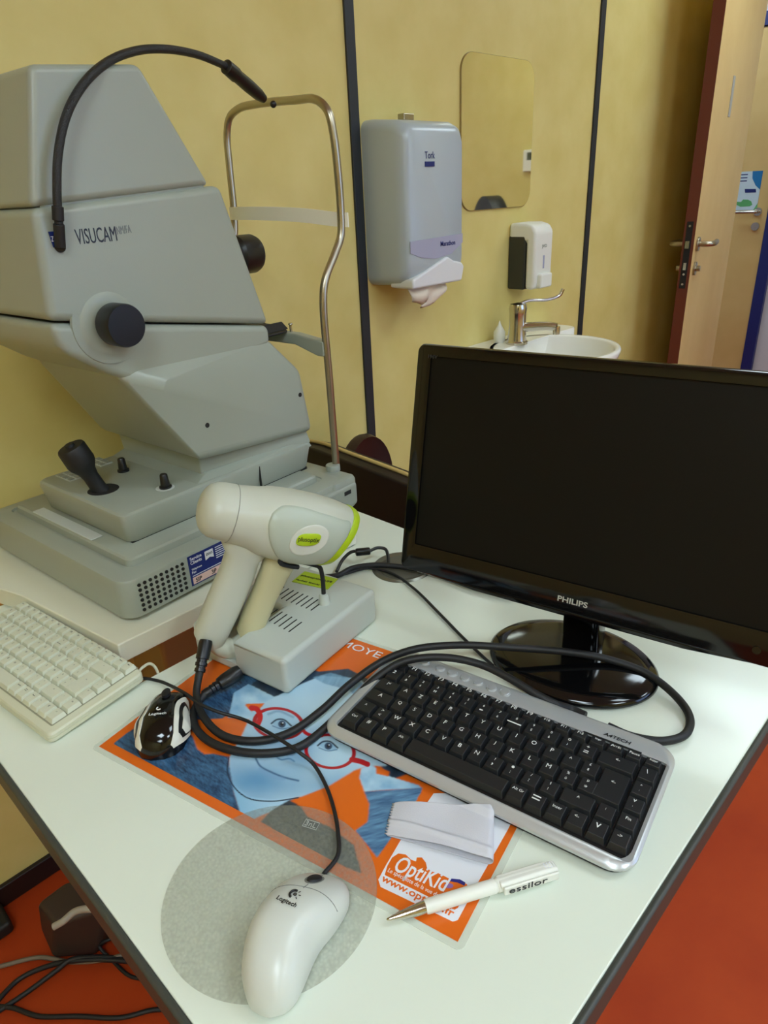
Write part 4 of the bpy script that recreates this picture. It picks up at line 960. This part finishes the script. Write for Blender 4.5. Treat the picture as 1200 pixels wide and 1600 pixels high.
T_ = [b.vs(r) for r in top_]; B_ = [b.vs(r) for r in bot_]
for G_, fl in ((T_, 0), (B_, 1)):
    for i in range(NU):
        for j in range(NV):
            f_ = (G_[i][j], G_[i+1][j], G_[i+1][j+1], G_[i][j+1]); b.bm.faces.new(f_ if not fl else f_[::-1])
# rounded fold at the right end
prev = T_[NU]; dirr = nrm((cB-cA)[:2].tolist()+[0])
K_ = 6
for k in range(1, K_+1):
    a = PI*k/K_
    if k < K_:
        cur = b.vs([tuple(((np.array(top_[NU][j])+np.array(bot_[NU][j]))/2 + dirr*(.0045*math.sin(a))+np.array([0, 0, (top_[NU][j][2]-bot_[NU][j][2])/2*math.cos(a)]))) for j in range(NV+1)])
    else: cur = B_[NU]
    for j in range(NV): b.bm.faces.new((prev[j], cur[j], cur[j+1], prev[j+1]))
    prev = cur
clo = b.build('folded_sheet', M_cloth, ct, sharp=180)
sm_ = clo.modifiers.new('solid', 'SOLIDIFY'); sm_.thickness = .0005; sm_.offset = 1
# ================================================================== CORDS
def cord(name, pts, r, m, label, cat='cable', n=12):
    W_ = [atz(x, y, zz) if not isinstance(x, np.ndarray) else x for x, y, zz in pts]
    o0 = W_[0].copy()
    b = MB(); b.tube([p-o0 for p in W_], r, n=n, smooth=8)
    o = b.build(name, m, loc=tuple(map(float, o0))); tag(o, label, cat); return o, o0, W_
zc = .7562
plug = fk.world((-.018, vc, 0)); 
pw0 = fk.world((*[-.018, vc], .040+0)); 
def on_v(x, y, v): return fk.world(fk.V(x, y, v))
# cable from the screener's handle, swinging round past the keyboard to the right
pa = on_v(321, 1006, vc-.003); pb = on_v(313, 1045, vc-.012)
pts = [(pb, 0, 0), (307, 1085, .764), (318, 1120, .760), (350, 1150, .757), (400, 1158, .7565), (450, 1146, .757), (500, 1112, .762), (548, 1068, .768), (600, 1032, .776), (650, 1014, .786), (720, 1008, .787), (800, 1012, .783), (880, 1018, .777), (950, 1030, .770), (1010, 1052, .764), (1058, 1090, .758), (1078, 1122, .7565), (1070, 1148, .7565), (1035, 1158, .7565), (985, 1150, .7565), (950, 1135, .7562)]
o, o0, _ = cord('power_cable', pts, .0044, M_blkm, 'thick black cable looping from the screener handle round behind the silver keyboard')
b = MB(); d_ = nrm(pb-pa)
b.lathe(pa-o0, [(.0075, -.004), (.0082, 0), (.0078, .018), (.0062, .0185), (.0062, .022), (.0072, .0225), (.0070, .026), (.0056, .0265), (.0056, .029), (.0066, .0295), (.0064, .033), (.0048, .0335), (.0046, .042)], pb-pa, 20); b.build('connector', M_blk, o)
# second cable from the dock's plug
pd0 = fk.world((-.006, .112, .012)); pd1 = atz(322, 1083, .760)
pts = [(pd1, 0, 0), (308, 1100, .7565), (303, 1130, .7562), (322, 1155, .7562), (362, 1172, .7562), (415, 1177, .7562), (465, 1168, .7562), (505, 1140, .7565), (545, 1100, .760), (590, 1058, .770), (630, 1034, .782), (690, 1027, .786), (750, 1038, .782), (800, 1062, .777), (840, 1086, .771), (868, 1100, .766), (892, 1108, .7562), (915, 1118, .7562)]
o, o0, _ = cord('power_cable', pts, .0044, M_blkm, 'thick black cable from the dock plug passing between keyboard and monitor stand')
b = MB(); b.lathe(pd1-o0, [(.0048, -.004), (.0056, .002), (.0050, .006), (.0060, .007), (.0052, .011), (.0064, .012), (.0056, .016), (.0078, .018), (.0088, .024), (.0092, .040), (.0075, .046), (.001, .047)], atz(357, 1060, .765)-pd1, 20); b.build('connector', M_blk, o)
cord('keyboard_cable', [(214, 1052, .762), (224, 1042, .764), (234, 1037, .762), (242, 1042, .755), (247, 1052, .748), (246, 1064, .72)], .0018, M_beige, 'short beige cable leaving the back corner of the beige keyboard')
# white mouse's cord
mtip = mouse_pt(.985, .05)+fm_o
pts = [(mtip, 0, 0), (527, 1338, .7575), (528, 1300, .7560), (521, 1262, .7555), (508, 1225, .755), (488, 1192, .758), (468, 1176, .7655), (440, 1157, .767), (410, 1139, .7655), (380, 1124, .763), (340, 1112, .770), (316, 1102, .772), (290, 1084, .768), (268, 1072, .7590), (248, 1064, .7535), (226, 1060, .7535), (205, 1062, .7535), (188, 1068, .7535)]
cord('mouse_cable', pts, .0019, M_blkm, 'thin black mouse cord running from the white mouse across the poster')
# cables behind the dock
fg0 = atz(526, 897, .757)
pts = [(526, 893, .7545), (536, 874, .760), (548, 863, .768), (560, 861, .770), (574, 862, .770), (590, 856, .768), (602, 858, .766), (606, 868, .760), (607, 884, .7522)]
o, o0, W_ = cord('video_cable', pts, .0026, M_blk, 'black cable with a ferrite lump dropping into the desk grommet')
b = MB(); p0_, p1_ = atz(556, 863, .770)-o0, atz(578, 861, .770)-o0; dd = nrm(p1_-p0_); Lf = np.linalg.norm(p1_-p0_)
b.lathe(p0_, [(.003, -.001), (.0055, 0), (.0062, .002), (.0062, Lf-.002), (.0055, Lf), (.003, Lf+.001)], dd, 20); b.build('ferrite_core', M_blk, o)
pts = [(500, 902, .7555), (528, 899, .7560), (550, 888, .7580), (585, 883, .7580), (630, 886, .7570), (680, 895, .7560), (740, 915, .7560), (800, 930, .7560)]
cord('power_cable', pts, .0042, M_blkm, 'thick black cable running from behind the dock under the monitor')
pts = [(505, 905, .7535), (535, 898, .754), (575, 888, .754), (610, 895, .7535), (645, 918, .7532), (685, 957, .7532), (720, 993, .7532), (748, 1020, .7532), (770, 1040, .7532)]
cord('signal_cable', pts, .0020, M_blkm, 'thin black cable curving from behind the dock to the monitor stand')
pts = [(608, 900, .754), (640, 912, .753), (690, 921, .7525), (735, 924, .7525), (790, 916, .7525)]
# ================================================================== BATHROOM WALL THINGS
# towel dispenser
tdp = empty('paper_towel_dispenser', (1.235, Y1, 1.07), 0, 'tall white folded paper towel dispenser mounted on the yellow wall', 'dispenser')
def tring(y, x0, x1, z0, z1, r): return [(p[0], y, p[1]) for p in rrect(x0, x1, z0, z1, r, 6)]
b = MB(); b.loft([tring(0, .0, .215, .0, .352, .022), tring(-.02, 0, .215, 0, .352, .022), tring(-.095, .002, .213, .004, .345, .024), tring(-.118, .006, .209, .012, .335, .026), tring(-.128, .014, .201, .03, .322, .026)]); b.build('housing', M_disp, tdp, sharp=50)
arc_ = [(.012, .075), (.05, .062), (.10, .056), (.16, .062), (.203, .085), (.203, .105), (.012, .100)]
b = MB(); b.prism(arc_, -.1295, -.1285, 'y'); b.build('level_window', M_dispin, tdp)
b = MB(); b.prism([(.012, -.004), (.195, -.004), (.205, .030), (.195, .040), (.165, .046), (.14, .058), (.115, .050), (.06, .032), (.012, .018)], -.135, -.06, 'y'); b.build('outlet_lip', mat('dispenser_lip', (222, 224, 226), .3), tdp, bevel=.006)
b = MB(); b.box(.09, .125, -.050, -.030, .350, .364); b.build('lock', M_steel, tdp, bevel=.002)
rings = []
for k in range(9):
    t = k/8; rings.append([(.020+x*.135+(.012*t if x < .5 else -.018*t), -.108-.012*math.sin(PI*t)+.006*math.sin(x*9+k*.5), -.0-.045*t+.010*math.sin(x*5+2)*t) for x in np.linspace(0, 1, 11)])
b = MB(); b.loft(rings, closed=False); pw = b.build('towel_sheet', M_paper, tdp, sharp=180); sd_ = pw.modifiers.new('s', 'SOLIDIFY'); sd_.thickness = .002
text('Marathon', (.118, -.1302, .082), (1, 0, 0), (0, 0, 1), M_blue, tdp, width=.055, height=.011, bold=.01)
text('Tork', (.068, -.1290, .268), (1, 0, .0), (0, 0, 1), M_blue, tdp, width=.034, height=.014)
b = MB(); b.box(.068, .100, -.1300, -.127, .252, .262); b.build('logo_bar', M_blue, tdp)
# mirror
mi = at(716, 82, 1, Y1); 
mx0, mx1, mz0, mz1 = 1.590, 1.918, 1.218, 1.582
b = MB(); b.loft([[(p[0]-mx0, -d, p[1]-mz0) for p in rrect(mx0+i, mx1-i, mz0+i, mz1-i, .045, 10)] for i, d in ((0, 0), (0, .005))])
mir = b.build('mirror', mat('mirror_edge', (150, 130, 80), .3), loc=(mx0, Y1, mz0)); tag(mir, 'frameless rounded rectangular mirror on the yellow wall', 'mirror')
b = MB(); b.loft([[(p[0]-mx0, -d, p[1]-mz0) for p in rrect(mx0+.001, mx1-.001, mz0+.001, mz1-.001, .044, 10)] for d in (.005, .0056)]); b.build('mirror_glass', mat('mirror_silver', (232, 228, 208), .03, metal=1), mir)
# soap dispenser
sp_ = empty('soap_dispenser', (1.822, Y1, .992), 0, 'small white soap dispenser with dark tinted sides on the wall', 'dispenser')
b = MB(); b.box(.0, .098, -.058, 0, .0, .150); b.build('container', mat('tint_dark', (46, 48, 44), .25), sp_, bevel=.006)
sec = lambda y, i, zt_: [(p[0], y, p[1]) for p in rrect(.0+i, .098-i, .002+i*.5, zt_, .018, 6)]
b = MB(); b.prism([(0, .1335), (-.060, .1335), (-.060, .002), (-.085, 0), (-.092, .02), (-.092, .16), (-.080, .178), (-.055, .184), (0, .184)], .001, .097, 'x'); b.build('cover', M_white, sp_, bevel=.010, seg=4)
b = MB(); b.box(.018, .080, -.106, -.088, .004, .045); b.build('push_plate', M_white, sp_, bevel=.006)
b = MB(); b.box(.045, .052, -.0930, -.0915, .058, .094); b.build('level_slot', M_dispin, sp_)
text('JVD', (.036, -.0924, .116), (1, 0, 0), (0, 0, 1), M_bleg, sp_, width=.026, height=.011)
# washbasin
wb = empty('washbasin', (1.72, Y1, 0), 0, 'white ceramic wall washbasin partly hidden behind the monitor', 'washbasin')
bz = .855
cx_, cy_ = .030, -.215; rx_, ry_ = .190, .180
def bring(f_, zz, dy=0): return [(cx_+rx_*f_*math.cos(a), cy_+dy+ry_*f_*math.sin(a), zz) for a in np.linspace(0, 2*PI, 56, endpoint=False)]
b = MB(); b.loft([bring(.35, bz-.17), bring(.62, bz-.14), bring(.88, bz-.07), bring(.98, bz-.02), bring(1.0, bz-.006), bring(.985, bz), bring(.93, bz), bring(.90, bz-.006), bring(.84, bz-.05), bring(.66, bz-.10), bring(.35, bz-.125), bring(.02, bz-.13)]); b.build('bowl', M_ceram, wb, sharp=80)
b = MB(); b.loft([[(x, y, zz) for x, y in rrect(-.14, .34, -.115, -.002, .03)] for zz in (bz-.09, bz-.004, bz+.0)]); b.build('back_ledge', M_ceram, wb, bevel=.006)
b = MB(); b.cyl((cx_, cy_+.06, 0), (cx_, cy_+.06, bz-.16), .05, .08); b.build('pedestal', M_ceram, wb)
# tap
tp = at(800, 545, 1, 1.14)
tpx = at(808, 520, 1, 1.15)[0]
ta = empty('tap', (tpx, 1.15, bz), 0, 'chrome lever mixer tap on the washbasin', 'tap')
b = MB(); b.lathe((0, 0, 0), [(.032, 0), (.032, .006), (.028, .010), (.024, .05), (.024, .085), (.026, .10), (.023, .112), (.001, .116)], (0, 0, 1), 28); b.build('body', M_chrome, ta)
b = MB(); b.tube([(0, -.005, .045), (.02, -.05, .050), (.035, -.09, .052), (.040, -.105, .050)], lambda t: .014-.003*t, n=16); b.cyl((.040, -.105, .052), (.040, -.105, .030), .010); b.build('spout', M_chrome, ta)
b = MB(); b.tube([(.0, 0, .110), (.03, -.015, .118), (.08, -.045, .116), (.115, -.065, .126), (.123, -.070, .142)], lambda t: .0042+.001*t, n=12); b.build('lever', M_chrome, ta)
# bottle behind tap
pb_ = at(778, 528, 1, 1.21)
bt = empty('soap_bottle', (pb_[0], 1.205, bz), 0, 'small white pointed object behind the tap on the basin', 'bottle')
b = MB(); b.lathe((0, 0, 0), [(.016, 0), (.017, .004), (.017, .03), (.012, .038), (.005, .05), (.001, .062)], n=20); b.build('bottle_body', M_white, bt)
# thermostat on right wall (seen in the mirror)
th = empty('thermostat', (X1, .19, 1.34), 0, 'small white wall thermostat reflected in the mirror edge', 'thermostat')
b = MB(); b.box(-.022, 0, -.05, .05, 0, .105); b.build('casing', M_white, th, bevel=.004)
b = MB(); b.box(-.0235, -.0215, -.025, .03, .055, .092); b.build('display', mat('lcd_green', (70, 78, 62), .3), th)
# high back office chair, only its top shows in the mirror
oc = empty('office_chair', (3.02, .285, 0), 30, 'black high backed office chair whose rounded top shows in the mirror', 'chair')
b = MB(); b.loft([[(-.02+d, y, zz) for y, zz in [(w*math.cos(a), 0.85+.385*math.sin(a) if math.sin(a) > 0 else .85+.28*math.sin(a)) for a in np.linspace(0, 2*PI, 40, endpoint=False)]] for d, w in ((0, .20), (.02, .23), (.06, .23), (.08, .20))]); b.build('backrest', M_blkm, oc)
b = MB(); b.box(-.42, .0, -.20, .20, .42, .50); b.build('seat', M_blkm, oc, bevel=.03)
b = MB(); b.box(-.03, .05, -.03, .03, .40, .70); b.cyl((-.2, 0, .08), (-.2, 0, .42), .03); b.build('stem', M_blk, oc)
for k in range(5):
    a = 2*PI*k/5; b = MB(); b.tube([(-.2, 0, .09), (-.2+.26*math.cos(a), .26*math.sin(a), .05)], .02, smooth=0); lg_ = b.build('leg', M_blk, oc)
    b = MB(); b.sphere((-.2+.26*math.cos(a), .26*math.sin(a), .027), .026); b.build('castor', M_blk, lg_)
# ================================================================== CHAIRS
ch = empty('armchair', (.93, .92, 0), 0, 'dark brown leather armchair with pale top trim just beyond the desk', 'chair')
# low backrest slab facing the desk
topl = [(-.40, .745), (-.2, .750), (.0, .762), (.12, .768), (.20, .772), (.28, .765)]
b = MB(); b.prism([(y, zz) for y, zz in topl][::-1]+[(-.40, .46), (.28, .46)], -.02, .035, 'x'); b.build('backrest', mat('leather_dark', (24, 13, 14), .42, bump=.08, bscale=100), ch, bevel=.006)
b = MB(); b.tube([(.012, y, zz+.003) for y, zz in topl], .0042, n=10); b.build('top_trim', mat('trim_pale', (206, 178, 112), .25), ch)
b = MB(); b.box(.04, .50, -.38, -.04, .38, .46); b.build('seat', M_leather, ch, bevel=.02)
for x, y in ((.0, -.36), (.0, .0), (.46, -.36), (.46, -.07)):
    b = MB(); b.cyl((x, y, 0), (x, y, .46), .016); b.build('leg', M_blk, ch)
ch2 = empty('chair', (1.07, 1.13, 0), 0, 'small chair with a round brown leather back behind the dark armchair', 'chair')
b = MB(); b.loft([[(x, y, .635+.125*s_*zz) for x, zz, y in [(.082*f_*math.cos(a)*(1.0), math.sin(a), d) for a in np.linspace(0, 2*PI, 36, endpoint=False)]] for d, f_, s_ in ((-.015, .85, .85), (-.02, .97, .97), (0, 1, 1), (.012, .97, .97), (.012, .8, .8))]); 
b.build('backrest', M_leather, ch2, sharp=70)
b = MB(); b.lathe((0, 0, .40), [(.07, 0), (.08, .01), (.08, .05), (.07, .06), (.001, .065)], n=32); b.build('seat', M_leather, ch2)
b = MB(); b.tube([(0, .02, .40), (0, .03, .50), (0, .018, .62)], .01); b.cyl((0, 0, 0), (0, 0, .40), .015); b.build('stem', M_blk, ch2)
b = MB(); b.lathe((0, 0, 0), [(.11, 0), (.10, .012), (.015, .03)], n=28); b.build('base', M_blk, ch2)
# ================================================================== FLOOR THINGS
pf = atz(128, 1440, .06)
tq = [atz(58, 1410, .115), atz(106, 1374, .12), atz(170, 1416, .12), atz(84, 1444, .11)]
bq = [atz(84, 1499, .0), atz(150, 1494, .0), atz(188, 1450, .0), atz(64, 1452, .012)]
fo_ = np.mean(bq, axis=0); fo_[2] = 0
fx = empty('power_block', fo_, 0, 'dark grey power block with pale rim on the red floor under the desk', 'power block')
b = MB(); b.hull([p-fo_ for p in tq+bq]+[np.array([bq[2][0]+.03, bq[2][1]+.03, .0])-fo_, np.array([tq[2][0]+.03, tq[2][1]+.02, .12])-fo_]); b.build('block_body', mat('pedal_dark', (56, 44, 38), .5), fx, bevel=.010, seg=4)
b = MB(); b.tube([p-fo_ for p in (atz(84, 1448, .104), atz(98, 1440, .110), atz(118, 1424, .118), atz(145, 1420, .120), atz(168, 1424, .118))], .0065); b.build('pale_rim', mat('rim_pale', (170, 165, 150), .4), fx)
b = MB(); b.box(-.15, .0, -.068, .0, 0, .03); bb_ = b.build('plug_adapter', M_blkm, bevel=.008, loc=(.098, 1.236, 0)); tag(bb_, 'black box on the floor against the skirting at the left edge', 'box')
fl = [([(0, 1510, .006), (60, 1496, .006), (110, 1503, .012), (160, 1500, .02), (205, 1490, .02), (240, 1488, .02)], .004, mat('cable_grey', (120, 108, 92), .5), 'pale grey cable on the red floor beside the power block'),
      ([(-10, 1570, .006), (30, 1530, .006), (80, 1508, .012), (130, 1500, .02), (200, 1502, .02), (240, 1510, .02)], .0045, M_blkm, 'upper black cable on the red floor running to the power block'),
      ([(-10, 1585, .006), (40, 1552, .006), (90, 1515, .016), (110, 1500, .02), (180, 1497, .02), (215, 1505, .01)], .0045, M_blkm, 'black cable crossing beneath the others on the red floor'),
      ([(-10, 1572, .006), (20, 1575, .006), (60, 1588, .006), (120, 1588, .006), (190, 1590, .006), (240, 1578, .006), (290, 1578, .006)], .004, M_blkm, 'lowest black cable along the bottom of the red floor'),
      ([(240, 1468, .02), (200, 1462, .03), (165, 1470, .03), (155, 1478, .02), (175, 1500, .006), (205, 1526, .006), (235, 1530, .006)], .0032, M_blkm, 'thin black looping cable beside the power block on the floor')]
for p_, r_, m_, l_ in fl: cord('floor_cable', p_, r_, m_, l_)
bpy.context.view_layer.update()
